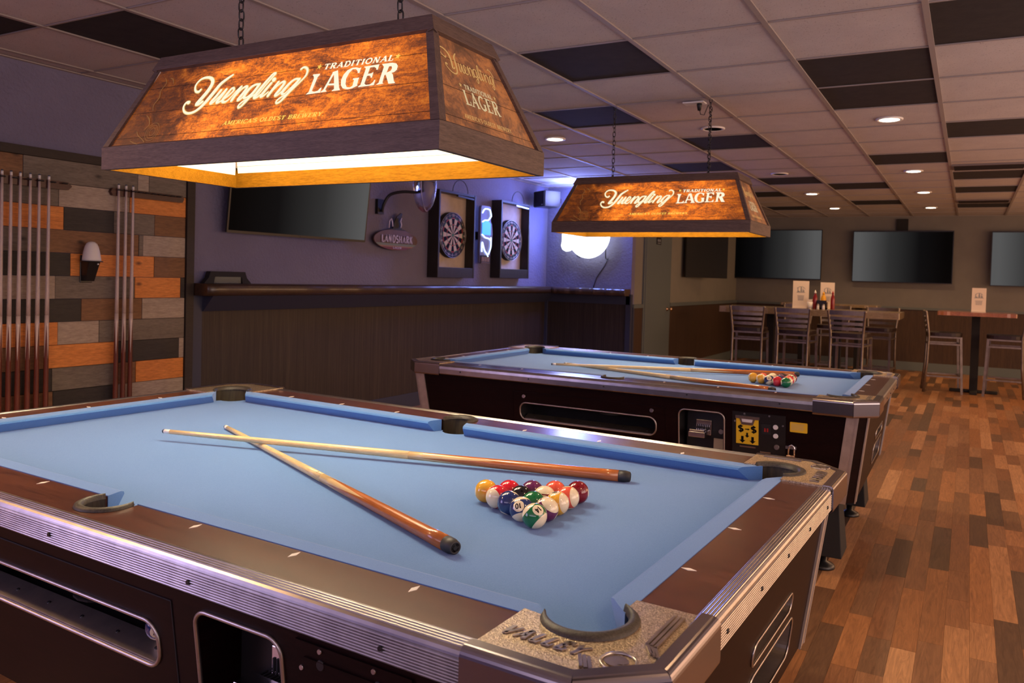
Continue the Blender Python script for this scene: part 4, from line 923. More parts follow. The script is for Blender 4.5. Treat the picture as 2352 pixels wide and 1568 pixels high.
def make_cue(mt, label, grp, name='pool_cue'):
    t = empty(name, (0,0,0), 0, label, 'pool cue', grp)
    zs = [.028+(.60-.028)*i/10 for i in range(11)]
    mb = MB(); mb.lathe([(crad(z),z) for z in zs], n=24); part('butt', mb, mt, t)
    zs = [.60+(CL-.026-.60)*i/8 for i in range(9)]
    mb = MB(); mb.lathe([(crad(z),z) for z in zs], n=20); part('shaft', mb, 'maple' if mt == 'butt' else M['pale'], t)
    mb = MB(); mb.lathe([(crad(CL-.026),CL-.026),(RT_,CL-.007)], n=16); part('ferrule', mb, 'white', t)
    mb = MB(); mb.lathe([(RT_,CL-.007),(RT_*.97,CL-.003),(RT_*.6,CL),(.0001,CL)], n=16); part('tip', mb, 'bluetip', t)
    mb = MB(); mb.lathe([(.0085,-.0),(.0095,-.002),(.0125,.0),(.0148,.012),(RB_,.028)], n=24); mb.lathe([(.0001,-.0015),(.0085,-.0015)], n=16); part('bumper', mb, 'rubber', t); 
    if mt == 'butt':
        mb = MB()
        for i in range(2): text(mb, 'S N', lambda p, q: (crad(.62)*1.01*cos(.5+p*60), crad(.62)*1.01*sin(.5+p*60), .625+q), 0, 0, .004, serif=0, t_=.2, T=.2, m_=.2) if i == 0 else None
        part('stamp', mb, 'ink', t)
    return t
M['bluetip'] = plain('chalked tip', (.05,.07,.12), .8)
M['pale'] = wood('pale cue shaft', (.48,.38,.34), (.6,.49,.45), (30,30,1.5), 3, .35, 0, 1)
def aim(o, A, Bp, roll=0):
    A = Vector(A); d = (Vector(Bp)-A).normalized(); o.location = A; o.rotation_euler = (d.to_track_quat('Z','Y') @ Matrix.Rotation(roll,3,'Z').to_quaternion()).to_euler()
def lie(T, butt, tip, label, grp, cross=None, roll=0):
    """cue lying on a bed; cross = height of the other cue's top where it is crossed, with the fraction along"""
    c = make_cue('butt', label, grp)
    b2, t2 = Vector(butt), Vector(tip); d = (t2-b2).normalized(); t2 = b2+d*CL
    zb_ = BZ+RB_+.0003
    if cross: fr, top = cross; zc = top+crad(fr*CL)+.0003; zt_ = zb_+(zc-zb_)/fr
    else: zt_ = BZ+RT_+.0003
    aim(c, tloc(T, b2.x, b2.y, zb_), tloc(T, t2.x, t2.y, zt_), roll); return c
lie(T1p, (.684,-.348), (-.597,.149), 'cue lying diagonally on the nearest table, under the other cue', None, roll=.55)
lie(T1p, (.732,.3165), (-.577,-.066), 'cue on the nearest table passing behind the racked balls', None, cross=(.765,BZ+2*crad(.80*CL)+.0006), roll=2.0)
lie(T2p, (.728,-.36), (-.476,.02), 'cue lying along the farther table in front of its racked balls', None, roll=.4)
lie(T2p, (.70,.40), (-.541,-.176), 'cue on the farther table passing behind its racked balls', None, cross=(.86,BZ+2*crad(.88*CL)+.0006), roll=1.2)
# ================================================================ POOL TABLE LAMPS
LZ0 = 1.535; LHX, LHY = .625, .2475; SL = .3073; SY, SZ = .115/.3073, .285/.3073
def chain(par, x, y, z0, z1, label=None):
    ch = empty('chain', (x,y,0)); ch.parent = par; ch['label'] = 'black steel chain'
    lk = MB(); a_, b_ = .0130, .0080; P = []
    for i in range(20):
        t_ = 2*pi*i/20; P.append((b_*cos(t_), 0, a_*(sin(t_))*1.0+(.004 if sin(t_) > 0 else -.004)))
    lk.tube(P, .0023, 6, closed=True); n = int((z1-z0)/.0285)+1; first = None
    for k in range(n):
        if first is None: first = lk.build('link', 'black', ch); o = first
        else: o = first.copy(); COL.objects.link(o); o.parent = ch
        o.location = (.0015*((k*7)%3-1), .001, z0+.014+k*(z1-z0-.02)/(n-1)); o.rotation_euler = (0,0,R_(8+75*(k%2)))
    return ch
def pool_lamp(cx, cy, label, kx, cable=False):
    t = empty('pool_table_lamp', (cx,cy,LZ0), 0, label, 'pendant lamp')
    # lower rim boards, mitred: outer face vertical, inner face raw yellow wood
    def frame4(name, hx0, hy0, z0, hx1, hy1, z1, th, lbl=None):
        for k, (ax, s) in enumerate((('x',-1),('x',1),('y',1),('y',-1))):
            mb = MB()
            if ax == 'x':
                b4 = [(-hx0,s*hy0,z0),(hx0,s*hy0,z0),(hx0-th,s*(hy0-th),z0),(-hx0+th,s*(hy0-th),z0)]; t4 = [(-hx1,s*hy1,z1),(hx1,s*hy1,z1),(hx1-th,s*(hy1-th),z1),(-hx1+th,s*(hy1-th),z1)]
            else:
                b4 = [(s*hx0,-hy0,z0),(s*hx0,hy0,z0),(s*(hx0-th),hy0-th,z0),(s*(hx0-th),-hy0+th,z0)]; t4 = [(s*hx1,-hy1,z1),(s*hx1,hy1,z1),(s*(hx1-th),hy1-th,z1),(s*(hx1-th),-hy1+th,z1)]
            mb.add(b4+t4, [(0,1,5,4),(1,2,6,5),(3,0,4,7),(0,3,2,1),(4,5,6,7)], 0); mb.add(b4+t4, [(2,3,7,6)], 1)
            part(name, mb, ['lampwood' if ax=='x' else 'lampwoody','lampin'], t, lbl)
    frame4('lower_rim', LHX, LHY, 0, LHX, LHY, .066, .016)
    frame4('rim_cap', LHX-.001, LHY-.001, .066, LHX-.014, LHY-.014, .0725, .012)
    # slanted faces. f(u,v,d): u along, v up the slope, d outwards
    fr = lambda s: (lambda u, v, d=0: (u, s*(LHY-.0025-.0+ -v*SY+.0) + s*d*SZ, .065+v*SZ+d*SY))
    en = lambda s: (lambda u, v, d=0: (s*(LHX-.005-v*SY)+s*d*SZ, u, .065+v*SZ+d*SY))
    V0, V1, V2 = .008, .262, .307
    def quadp(f, u0, u1, v0, v1, d0, d1, w0, w1): # trapezoid board between slope heights
        mb = MB(); mb.hexa([f(-w0+u0,v0,d0),f(w0+u1,v0,d0),f(w0+u1,v0,d1),f(-w0+u0,v0,d1)],[f(-w1+u0,v1,d0),f(w1+u1,v1,d0),f(w1+u1,v1,d1),f(-w1+u0,v1,d1)]); return mb
    wx = lambda v: LHX-.006-v*SY; wy = lambda v: LHY-.006-v*SY
    for f, wf, mt, end in ((fr(-1),wx,'lampwood',0),(fr(1),wx,'lampwood',0),(en(1),wy,'lampwoody',1),(en(-1),wy,'lampwoody',1)):
        part('upper_band', quadp(f,0,0,V1,V2,-.012,.007,wf(V1)+.010,wf(V2)+.008), mt, t, bev=.001, seg=1)
        mb = quadp(f,0,0,V0,V1,-.008,-.006,wf(V0)-.014,wf(V1)-.010); pn = part('printed_panel', mb, 'panelend' if end else 'panel', t, 'backlit printed wood-grain panel')
        part('lining', quadp(f,0,0,V0-.045,V1+.03,-.018,-.015,wf(V0)-.006,wf(V1)-.006), 'inner', t)
        mb = MB()
        for v_ in (.030,.115,.200):
            w_ = wf(v_)-.016; mb.add([f(-w_,v_,-.0055),f(w_,v_,-.0055),f(w_,v_+.0014,-.0055),f(-w_,v_+.0014,-.0055)],[(0,1,2,3)])
        part('print_joints', mb, 'joint', pn)
    for sx in (-1,1):
        for sy in (-1,1):
            mb = MB(); q = lambda v, i, o_: (sx*(LHX-.004-v*SY+o_), sy*(LHY-.004-v*SY+i), .068+v*SZ)
            for (i, o_) in ((0,0),):
                w = .022
                b4 = [(sx*(wx(0)+.004),sy*(wy(0)+.004),.068),(sx*(wx(0)-w),sy*(wy(0)+.004),.068),(sx*(wx(0)-w),sy*(wy(0)-w),.068),(sx*(wx(0)+.004),sy*(wy(0)-w),.068)]
                t4 = [(sx*(wx(V1)+.004),sy*(wy(V1)+.004),.065+V1*SZ),(sx*(wx(V1)-w+.004),sy*(wy(V1)+.004),.065+V1*SZ),(sx*(wx(V1)-w+.004),sy*(wy(V1)-w+.004),.065+V1*SZ),(sx*(wx(V1)+.004),sy*(wy(V1)-w+.004),.065+V1*SZ)]
                mb.hexa(b4, t4)
            part('corner_post', mb, 'lampwood', t)
    part('top_board', B(-wx(V2)-.002,wx(V2)+.002,-wy(V2)-.002,wy(V2)+.002,.065+V2*SZ-.012,.065+V2*SZ-.002), 'lampwood', t)
    # lettering on the two long faces and the two ends
    def letters(f, du, dim, flip):
        g = lambda u, v: f((u+du)*flip, v, -.0040); ge = lambda u, v: f((u+du)*flip, v, -.0046)
        C1 = 'golddim' if dim else 'cream'
        return g, ge
    for s in (-1,1):
        f = fr(s); fl = 1 if s < 0 else -1; du = kx
        g = lambda u, v, f=f, fl=fl: f((u+kx)*fl, v, -.0036); ge = lambda u, v, f=f, fl=fl: f((u+kx)*fl, v, -.0044)
        mb = MB()
        for st in SCRIPT: ribbon(mb, [(p[0],p[1],p[2]+.0042) for p in catmull(st, 5)], ge, 1.0, 1)
        for st in SCRIPT: ribbon(mb, catmull(st, 5), g, 1.0, 0)
        part('script_lettering', mb, ['cream','creamedge'], t, 'glowing cream script reading Yuengling')
        mb = MB()
        for L_ in LAGER:
            i = 0
            while i < len(L_):
                lp = L_[i]
                if i+2 < len(L_)+0 and i+1 < len(L_) and L_[i+1] == 'h': mb.poly([lp, L_[i+2]], g); i += 3
                else: mb.poly([lp], g); i += 1
        text(mb, 'TRADITIONAL', g, .200, .1885, .0175, .12, T=.22, t_=.12, m_=.19, serif=.3, width=.232)
        part('block_lettering', mb, 'cream', t, 'glowing cream words TRADITIONAL LAGER')
        mb = MB(); text(mb, "AMERICA'S OLDEST BREWERY.", g, -.114, .0445, .0125, .2, T=.26, t_=.13, m_=.2, serif=.34, width=.372)
        part('tagline_lettering', mb, 'gold', t, "glowing gold words AMERICA'S OLDEST BREWERY")
        for sx_ in (.184,.444): mb = MB(); star(mb, sx_, .2, .0095, g, 0, 80); part('star', mb, 'gold', t)
        # faint artwork at the left of the panel: eagle on a barrel
        mb = MB()
        for rr in (.030,.022,.013): ribbon(mb, [(-.412+rr*.95*cos(R_(a_)),.045+rr*sin(R_(a_)),.0016) for a_ in range(0,361,15)], g, 1, 0)
        for st in ([(-.455,.235,.002),(-.44,.215,.003),(-.452,.19,.003),(-.446,.165,.004),(-.458,.14,.003),(-.45,.12,.002)],[(-.43,.232,.002),(-.415,.226,.004),(-.405,.21,.002)],
                   [(-.47,.105,.002),(-.45,.09,.004),(-.44,.07,.003),(-.455,.055,.002)],[(-.485,.05,.002),(-.47,.035,.003),(-.45,.025,.002),(-.43,.012,.003)],[(-.50,.02,.002),(-.48,.012,.003),(-.45,.004,.002)]):
            ribbon(mb, catmull(st,4), g, 1, 0)
        part('emblem_artwork', mb, 'artline', t, 'faint orange emblem of an eagle on a barrel')
    for s in (-1,1):
        f = en(s); fl = 1 if s > 0 else -1
        g = lambda u, v, f=f, fl=fl: f((u-.01)*fl, v, -.0036)
        mb = MB(); k = .53
        for st in SCRIPT: ribbon(mb, catmull([((p[0]+.085-(p[1]-.12)*.55)*k+.006, .178+(p[1]-.13)*k*1.05, p[2]*k) for p in st], 4), g, 1.0, 0)
        part('end_script', mb, 'golddim', t, 'dim gold script reading Yuengling')
        mb = MB(); text(mb, 'TRADITIONAL', g, -.062, .1235, .0135, 0, T=.2, t_=.12, m_=.17, serif=.3, width=.128)
        text(mb, 'LAGER', g, -.078, .078, .041, 0, T=.2, t_=.09, m_=.15, serif=.32, width=.163); part('end_lettering', mb, 'creamdim', t, 'dim cream words TRADITIONAL LAGER')
        mb = MB(); text(mb, "AMERICA'S OLDEST BREWERY.", g, -.105, .036, .0115, 0, T=.22, t_=.12, m_=.18, serif=.3, width=.225)
        part('end_tagline', mb, 'golddim', t)
        for sx_ in (-.078,.08): mb = MB(); star(mb, sx_, .131, .0075, g); part('star', mb, 'golddim', t)
    for x in (-.36, 0, .36):
        mb = MB(); mb.lathe([(.02,.335),(.02,.29),(.016,.28),(.0001,.28)], (x,0,0), 14); part('lamp_socket', mb, 'white', t)
        lamp('table_lamp_light', 'POINT', (x,0,.262), (1,.80,.52), LAMPW, .035, parent=t)
    for x in (-.325,.30): chain(t, x, 0, .345, CEIL-LZ0+.002)
    if cable:
        mb = MB(); P = [(.30+.009*cos(k*1.3),.009*sin(k*1.3),.35+(CEIL-LZ0-.05-.35)*k/60) for k in range(61)]; P += [(.285,.0,CEIL-LZ0-.03),(.255,.02,CEIL-LZ0-.085),(.225,.04,CEIL-LZ0-.075),(.215,.045,CEIL-LZ0-.03)]
        mb.tube(P, .0024, 6); part('power_cord', mb, 'cord', t)
        mb = MB(); mb.lathe([(.010,CEIL-LZ0-.05),(.016,CEIL-LZ0-.02),(.016,CEIL-LZ0-.008)], (.215,.045,0), 12); pg = part('plug', mb, 'cord', t)
        part('ceiling_outlet', B(.12,.25,.01,.08,CEIL-LZ0-.008,CEIL-LZ0), 'white', t, 'white outlet plate on the ceiling')
    return t
M['artline'] = emis('faint orange artwork', (.5,.2,.05), .45); M['creamdim'] = emis('backlit dim cream lettering', (1,.74,.40), .62)
LAMPW = 20
pool_lamp(-1.70, 1.70, 'large lit wooden lamp over the nearest pool table', -.01)
pool_lamp(-1.71, 4.60, 'lit wooden lamp over the farther pool table', 0, True)
M['edgeglow'] = plain('pale plastic edge', (.75,.75,1), .2)
M['bluegel'] = plain('blue grey sign backing', (.20,.2,.42), .3)
M['neonblue'] = emis('blue white neon tube', (.55,.72,1), 3.0)
M['card'] = plain('white card', (.80,.70,.60), .6)
M['ketchup'] = plain('ketchup red', (.22,.012,.012), .2); M['mustard'] = plain('mustard yellow', (.8,.40,.03), .3)
M['tabletopr'] = wood('red brown lacquered wood', (.26,.09,.04), (.42,.17,.08), (1,7,7), 3, .22, .1, 1, coat=.6, coatr=.1)
# ================================================================ LEFT WALL: CUE RACKS, CUES, CHALK HOLDER
WX = XL+.022
def cue_rack(y0, y1, label, n):
    t = empty('wall_cue_rack', (WX,(y0+y1)/2,0), 0, label, 'cue rack'); h = (y1-y0)/2
    mb = MB(); P = []
    for i in range(41): k = -h+2*h*i/40; P.append((k, 1.688+.023*(1 if abs(k) < h*.93 else (1-((abs(k)-h*.93)/(h*.07))**2)**.5 if abs(k) < h else 0)))
    P2 = P+[(k, 3.376-z_-.0) for k, z_ in P[::-1]]
    seen = []; 
    for q in P2:
        if not seen or (abs(q[0]-seen[-1][0])+abs(q[1]-seen[-1][1])) > 1e-5: seen.append(q)
    mb.prism(seen, 0, .026, fn=lambda a, b, c: (c, a, b)); part('rack_bar', mb, 'rackwood', t, bev=.003)
    part('lower_shelf', B(0,.075,-h,h,.33,.355), 'rackwood', t, bev=.004)
    for i in range(n):
        k = -h+.05+(2*h-.1)*i/(n-1)
        mb = MB(); mb.tube([(.026+.016+.0125*cos(R_(a_)), k+.0125*sin(R_(a_)), 1.70) for a_ in range(-140,141,20)], .0042, 6); part('clip', mb, 'black', t)
    return t
M['rackwood'] = wood('dark red rack wood', (.04,.012,.01), (.085,.028,.02), (8,1,8), 3, .35, .1, 1)
cue_rack(1.86, 2.675, 'dark cue rack at the left edge holding six cues', 12)
cue_rack(2.905, 3.40, 'shorter dark cue rack nearest the wall corner, holding three cues', 10)
where = ['leftmost cue of the six in the left wall rack','second cue from the left in the left wall rack','third cue from the left in the left wall rack','fourth cue from the left in the left wall rack','fifth cue from the left in the left wall rack','sixth and rightmost cue of the left wall rack',
 'leftmost of the three cues in the short wall rack','middle one of the three cues in the short wall rack','rightmost of the three cues in the short wall rack']
cues_y = [(2.303,1.752),(2.348,1.751),(2.394,1.755),(2.445,1.757),(2.492,1.757),(2.543,1.759),(2.948,1.757),(2.995,1.761),(3.04,1.766)]
base = None
for k, (y, zt) in enumerate(cues_y):
    if base is None: c = base = make_cue('buttd', where[0], None)
    else: c = copytree(base)
    tag(c, where[k], 'pool cue', 'cues in the left wall rack' if k < 6 else 'cues in the short wall rack')
    aim(c, (WX+.045, y-.012, .357), (WX+.034, y, zt), k*.8)
# cone chalk holder
t = empty('hand_chalk_holder', (WX,2.775,1.15), 0, 'white chalk cone on a black wall bracket between the cue racks', 'chalk holder')
mb = MB(); mb.hexa([(0,-.028,0),(.045,-.026,0),(.045,.026,0),(0,.028,0)],[(0,-.034,.115),(.088,-.034,.115),(.088,.034,.115),(0,.034,.115)]); mb.box(0,.006,-.036,.036,-.01,.15); part('bracket', mb, 'black', t, bev=.003)
mb = MB(); mb.lathe([(.058,.112),(.060,.115),(.058,.118)], (.055,0,0), 24); part('tray', mb, 'black', t)
mb = MB(); mb.lathe([(.050,.118),(.049,.13),(.044,.165),(.036,.20),(.028,.218),(.016,.228),(.0001,.231)], (.055,0,0), 28); part('chalk_cone', mb, 'white', t, 'white chalk cone')
mb = MB(); mb.cyl((.086,.018,.10),(.092,.018,.10),.005,.004,10); part('screw', mb, 'white', t)
M['bristle'] = plain('pale bristles', (.35,.36,.30), .8)
# ---- brush on the drink rail
t = empty('table_brush', (-4.545,3.735,1.143), 0, 'black bristle table brush lying on the drink rail beside the plank wall', 'brush')
mb = MB(); Pp = [(-.195,0),(-.16,.04),(-.145,.082),(.14,.082),(.155,.04),(.195,.0),(.12,.0),(.11,.046),(-.11,.046),(-.12,0)]
mb.prism(Pp, -.022, .022, fn=lambda a, b, c: (c, a, b)); part('handle', mb, 'matteblack', t, bev=.004)
mb = MB()
for i in range(44):
    for j in range(4): x_ = -.015+.01*j; y_ = -.108+.005*i; mb.cyl((x_,y_,.047),(x_+.002*((i*3+j)%3-1),y_+.001,.002),.0018,.0014,4,caps=False)
tag(part('bristles', mb, 'bristle', t), kind='stuff'); 
# ---- televisions
def tv(w, h, loc, rot, label, gflip=1, arm=0):
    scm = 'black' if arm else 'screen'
    t = empty('television', loc, 0, label, 'television'); t.rotation_euler = rot
    mb = MB(); mb.prism(rrect(-w/2,w/2,-h/2,h/2,.006,3), -.018, .0, fn=lambda a, b, c: (a, c, b)); part('housing', mb, 'black', t)
    mb = MB(); mb.box(-w*.32,w*.32,.0,.045,-h*.34,h*.28); part('rear_case', mb, 'matteblack', t, bev=.01)
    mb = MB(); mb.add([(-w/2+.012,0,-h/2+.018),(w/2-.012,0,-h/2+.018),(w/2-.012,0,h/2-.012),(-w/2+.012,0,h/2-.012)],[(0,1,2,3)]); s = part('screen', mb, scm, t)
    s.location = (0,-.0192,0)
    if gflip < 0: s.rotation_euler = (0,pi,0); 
    s.scale = (1,1,1)
    mb = MB(); mb.box(-.02,.02,-.0205,-.017,-h/2+.003,-h/2+.011); part('sensor', mb, 'black', t)
    mb = MB(); mb.box(-.12,.12,.045,.095,-.1,.1); part('wall_mount', mb, 'matteblack', t)
    if arm: mb = MB(); mb.bar((0,.09,0),(-.03,.24,0),.05,.06); part('mount_arm', mb, 'matteblack', t)
    return t
TVC = Vector((XL+.115, 4.70, 1.80))
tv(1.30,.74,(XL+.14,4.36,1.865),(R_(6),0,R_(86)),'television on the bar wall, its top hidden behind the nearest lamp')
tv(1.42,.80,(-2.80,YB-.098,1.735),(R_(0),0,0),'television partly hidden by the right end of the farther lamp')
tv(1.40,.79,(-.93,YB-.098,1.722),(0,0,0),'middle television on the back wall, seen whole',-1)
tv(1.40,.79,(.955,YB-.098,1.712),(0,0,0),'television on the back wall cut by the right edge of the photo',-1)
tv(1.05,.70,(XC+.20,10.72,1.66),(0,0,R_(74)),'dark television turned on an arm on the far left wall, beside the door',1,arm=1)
mb = MB(); mb.box(-1.02,-.86,YB-.04,YB-.001,2.12,2.30); tag(part('cable_box', mb, 'matteblack', None), 'small black box on the back wall above the middle television', 'cable box')
# ---- dartboards in cabinets
M['felt'] = noisy('pale cabinet lining', (.50,.42,.34), (.58,.49,.40), 14, .8)
M['cabd'] = wood('dark cabinet wood', (.014,.010,.010), (.03,.022,.020), (10,10,1), 3, .5, .1, 1)
def dart(y, z, label, label2, arm):
    t = empty('dartboard_cabinet', (XL,y,z), 0, label, 'dartboard cabinet'); w, h, d = .30, .42, .115
    part('back_panel', B(.0,.02,-w,w,-h+.09,h-.01), 'felt', t)
    for s in (-1,1): part('side_board', B(0,d+.012,s*w-.012,s*w+.012,-h,h), 'cabd', t, bev=.002)
    part('bottom_board', B(0,d+.01,-w+.012,w-.012,-h,-h+.10), 'cabd', t, bev=.002); part('top_board', B(0,d+.01,-w+.012,w-.012,h-.022,h), 'cabd', t, bev=.002)
    mb = MB(); c0 = .05
    mb.tube([(d,c0+.13*cos(R_(a_)),h+.005+.12*sin(R_(a_))) for a_ in range(0,181,12)], .004, 6); part('light_cord', mb, 'cord', t)
    mb = MB(); mb.bar((d+.012,-.02,h-.035),(d+.012,.26,h-.045),.022,.016); part('light_bar', mb, 'steel' if arm else 'black', t)
    b_ = empty('dartboard', (XL+.0215,y-.0,z-.0), 0, label2, 'dartboard')
    mb = MB(); mb.lathe([(.2255,0),(.2255,.045),(.222,.05),(.0001,.05)], n=64, axis='x', smooth=False); part('board', mb, 'matteblack', b_)
    segs = {k: MB() for k in ('blk','wht','red','grn')}
    def sector(mb, r0, r1, a0, a1, zz):
        n_ = 4; o = len(mb.v)
        for i in range(n_+1):
            a_ = a0+(a1-a0)*i/n_; mb.v += [(zz,r0*sin(a_),r0*cos(a_)),(zz,r1*sin(a_),r1*cos(a_))]
        for i in range(n_): mb.face((o+2*i,o+2*i+1,o+2*i+3,o+2*i+2))
    for k in range(20):
        a0 = 2*pi*(k-.5)/20; a1 = 2*pi*(k+.5)/20; e_ = k % 2 == 0
        sector(segs['blk' if e_ else 'wht'],.016,.099,a0,a1,.0512); sector(segs['blk' if e_ else 'wht'],.107,.162,a0,a1,.0512)
        sector(segs['red' if e_ else 'grn'],.099,.107,a0,a1,.0516); sector(segs['red' if e_ else 'grn'],.162,.170,a0,a1,.0516)
    sector(segs['grn'],.0001,.016,0,2*pi,.0516); 
    NUM = ['20','1','18','4','13','6','10','15','2','17','3','19','7','16','8','11','14','9','12','5']
    nm = MB()
    for k, s in enumerate(NUM):
        a_ = 2*pi*k/20; cy, cz = .196*sin(a_), .196*cos(a_); tw = sum(GL[c][0]+.06 for c in s)*.026
        text(nm, s, lambda p, q, a_=a_, cy=cy, cz=cz: (.0516, cy+p*cos(a_)+q*sin(a_), cz-p*sin(a_)+q*cos(a_)), -tw/2, -.013, .026, serif=0, t_=.14, T=.16, m_=.15)
    for k_, mt_, n_ in (('blk','ink','black_segments'),('wht','bone','pale_segments'),('red','dred','red_rings'),('grn','dgrn','green_rings')): part(n_, segs[k_], mt_, b_)
    part('numbers', nm, 'bone', b_)
    mb = MB(); mb.tube([(.052,.2*cos(R_(a_)),.2*sin(R_(a_))) for a_ in range(0,360,12)], .0015, 5, closed=True); mb.tube([(.052,.222*cos(R_(a_)),.222*sin(R_(a_))) for a_ in range(0,360,12)], .0022, 5, closed=True); part('number_ring', mb, 'steel', b_)
M['bone'] = plain('bone sisal', (.62,.50,.36), .8); M['dred'] = plain('dart red', (.5,.05,.03), .7); M['dgrn'] = plain('dart green', (.03,.2,.08), .7)
dart(6.385, 1.640, 'dark open-fronted dartboard cabinet nearer the bar wall television', 'bristle dartboard in the cabinet nearer the television', False)
dart(7.505, 1.650, 'dark open-fronted dartboard cabinet nearer the room corner', 'bristle dartboard in the cabinet nearer the room corner', True)
# ---- oval beer sign with a fin, unlit neon letters
M['signbrown'] = noisy('brown sign board', (.10,.055,.045), (.14,.075,.06), 6, .45); M['tubewhite'] = plain('unlit neon tube', (.62,.58,.85), .2); M['signgreen'] = plain('green sign band', (.16,.20,.14), .5); M['signtan'] = plain('tan sign band', (.28,.15,.07), .5); M['signred'] = plain('maroon sign band', (.16,.03,.03), .5)
t = empty('oval_neon_sign', (XL+.055,5.545,1.545), 0, 'brown oval surfboard-shaped sign with a fin, hanging beside the bar wall television', 'wall sign')
ov = lambda rx, rz, n=40: [(rx*cos(2*pi*i/n)*(1-.0*abs(sin(2*pi*i/n))), rz*sin(2*pi*i/n)) for i in range(n)]
mb = MB(); mb.prism(ov(.30,.092), -.012, .0, fn=lambda a, b, c: (c,a,b)); part('board', mb, 'signbrown', t)
def band(z0_, z1_, mt, nm):
    P = []; 
    for i in range(13): z_ = z0_+(z1_-z0_)*i/12; P.append((.298*math.sqrt(max(0,1-(z_/.091)**2)), z_))
    mb = MB(); mb.poly([P+[(-p[0],p[1]) for p in P[::-1]]], lambda a, b: (.0015,a,b)); part(nm, mb, mt, t)
band(-.052,-.032,'signgreen','green_band'); band(-.064,-.052,'signtan','tan_band'); band(-.088,-.064,'signred','maroon_band')
mb = MB(); text(mb, 'LANDSHARK', lambda a, b: (.012,a,b), -.215, -.026, .066, .0, T=.22, t_=.14, m_=.18, serif=.2, width=.43); part('neon_letters', mb, 'tubewhite', t, 'unlit pale neon word LANDSHARK')
mb = MB(); text(mb, 'LAGER', lambda a, b: (.012,a,b), -.06, -.079, .017, .0, T=.2, t_=.14, m_=.18, serif=0, width=.12); part('small_letters', mb, 'tubewhite', t)
mb = MB(); fin = [(-.13,.088),(-.05,.10),(-.04,.15),(-.0,.21),(.055,.245),(.075,.24),(.06,.20),(.055,.15),(.07,.10),(.14,.088)]; mb.prism(fin, -.008, .002, fn=lambda a, b, c: (c,a,b)); part('fin', mb, 'black', t, 'black shark-fin shape')
mb = MB(); mb.tube([(.012,-.12,.10),(.012,-.115,.16),(.012,-.09,.185),(.012,-.075,.15),(.012,-.07,.115)], .006, 8); mb.tube([(.012,.05,.20),(.012,.035,.17),(.012,.05,.14),(.012,.04,.11)], .006, 8); part('neon_strokes', mb, 'tubewhite', t)
mb = MB(); mb.bar((-.05,-.2,.02),(-.012,-.2,.02),.02,.02); mb.bar((-.05,.2,.02),(-.012,.2,.02),.02,.02); part('standoff', mb, 'black', t)
# ---- wall bracket with clear plastic ornament
t = empty('hanging_clear_ornament', (XL,5.36,1.76), 0, 'clear bell-shaped plastic ornament on a black wall arm, above the oval sign', 'hanging ornament')
part('wall_plate', B(0,.03,-.045,.035,-.0,.13), 'black', t)
mb = MB(); mb.tube(catmull([(.04,0,.02),(.06,0,.09),(.10,.03,.17),(.20,.08,.20),(.30,.15,.20),(.33,.20,.22)],5), .013, 8); part('arm', mb, 'black', t)
mb = MB(); mb.lathe([(.0001,-.17),(.02,-.165),(.05,-.14),(.075,-.10),(.095,-.03),(.105,.05),(.105,.16),(.09,.24),(.07,.27)], (.33,.22,.20), 28); part('clear_shell', mb, 'glass', t)
mb = MB(); mb.lathe([(.0001,-.150),(.018,-.146),(.044,-.12),(.060,-.08),(.075,-.0),(.08,.10)], (.33,.22,.20), 24); part('inner_shell', mb, 'glass', t)
mb = MB(); mb.tube(catmull([(.35,.14,.42),(.35,.142,.30),(.35,.155,.17),(.35,.19,.08),(.35,.225,.045),(.35,.26,.08),(.35,.29,.17),(.35,.30,.30)],6), .0045, 6); part('lit_edge', mb, 'edgeglow', t, 'pale lit edge')
mb = MB(); mb.lathe([(.05,.20),(.075,.25),(.075,.30),(.04,.33)], (.33,.22,.20), 20); part('cap', mb, 'red', t, 'dark red cap')
# ---- tall bottle-shaped neon sign between the dartboards
t = empty('bottle_neon_sign', (XL+.12,6.90,1.375), 0, 'tall blue-lit bottle-shaped sign between the two dartboard cabinets', 'neon sign')
mb = MB(); mb.prism(rrect(-.095,.095,0,.60,.03,4), -.03, 0, fn=lambda a, b, c: (c,a,b)); part('clear_backing', mb, 'bluegel', t)
mb = MB(); mb.prism([(-.07,.30),(.09,.30),(.09,.42),(.02,.455),(-.07,.42)], .001, .006, fn=lambda a, b, c: (c,a,b)); part('blue_band', mb, 'blue_led', t, 'glowing blue band')
mb = MB()
for st in ([(-.08,.12),(-.075,.22),(-.03,.14),(.02,.10),(.04,.075)],[(-.085,.30),(-.06,.29),(-.02,.27),(.04,.265),(.08,.25)],[(-.08,.43),(-.03,.45),(.03,.455),(.085,.50)],[(-.085,.52),(-.05,.56),(.0,.57),(.06,.56),(.085,.50)],[(.088,.28),(.09,.18),(.05,.10)]):
    mb.tube(catmull([(.012,a_,b2) for a_, b2 in st],5), .006, 8)
part('neon_tube', mb, 'neonblue', t, 'white-blue neon outline')
mb = MB(); mb.prism([(-.085,.002),(.085,.002),(.085,.085),(-.085,.085)], .0, .008, fn=lambda a, b, c: (c,a,b)); part('base_label', mb, 'matteblack', t)
mb = MB()
for k in range(5): mb.box(.008,.010,-.075+k*.031,-.055+k*.031,.02,.07)
mb.box(.008,.010,-.08,.08,.006,.011); part('label_blocks', mb, 'signtan', t)
mb = MB(); mb.prism([(.10+.055*cos(R_(a_)),.31+.14*sin(R_(a_))) for a_ in range(-90,91,12)], -.02, -.012, fn=lambda a, b, c: (c,a,b)); part('brown_disc', mb, 'signbrown', t, 'brown rounded board behind the bottle')
part('standoff', B(-.12,-.03,-.02,.02,.25,.33), 'black', t)
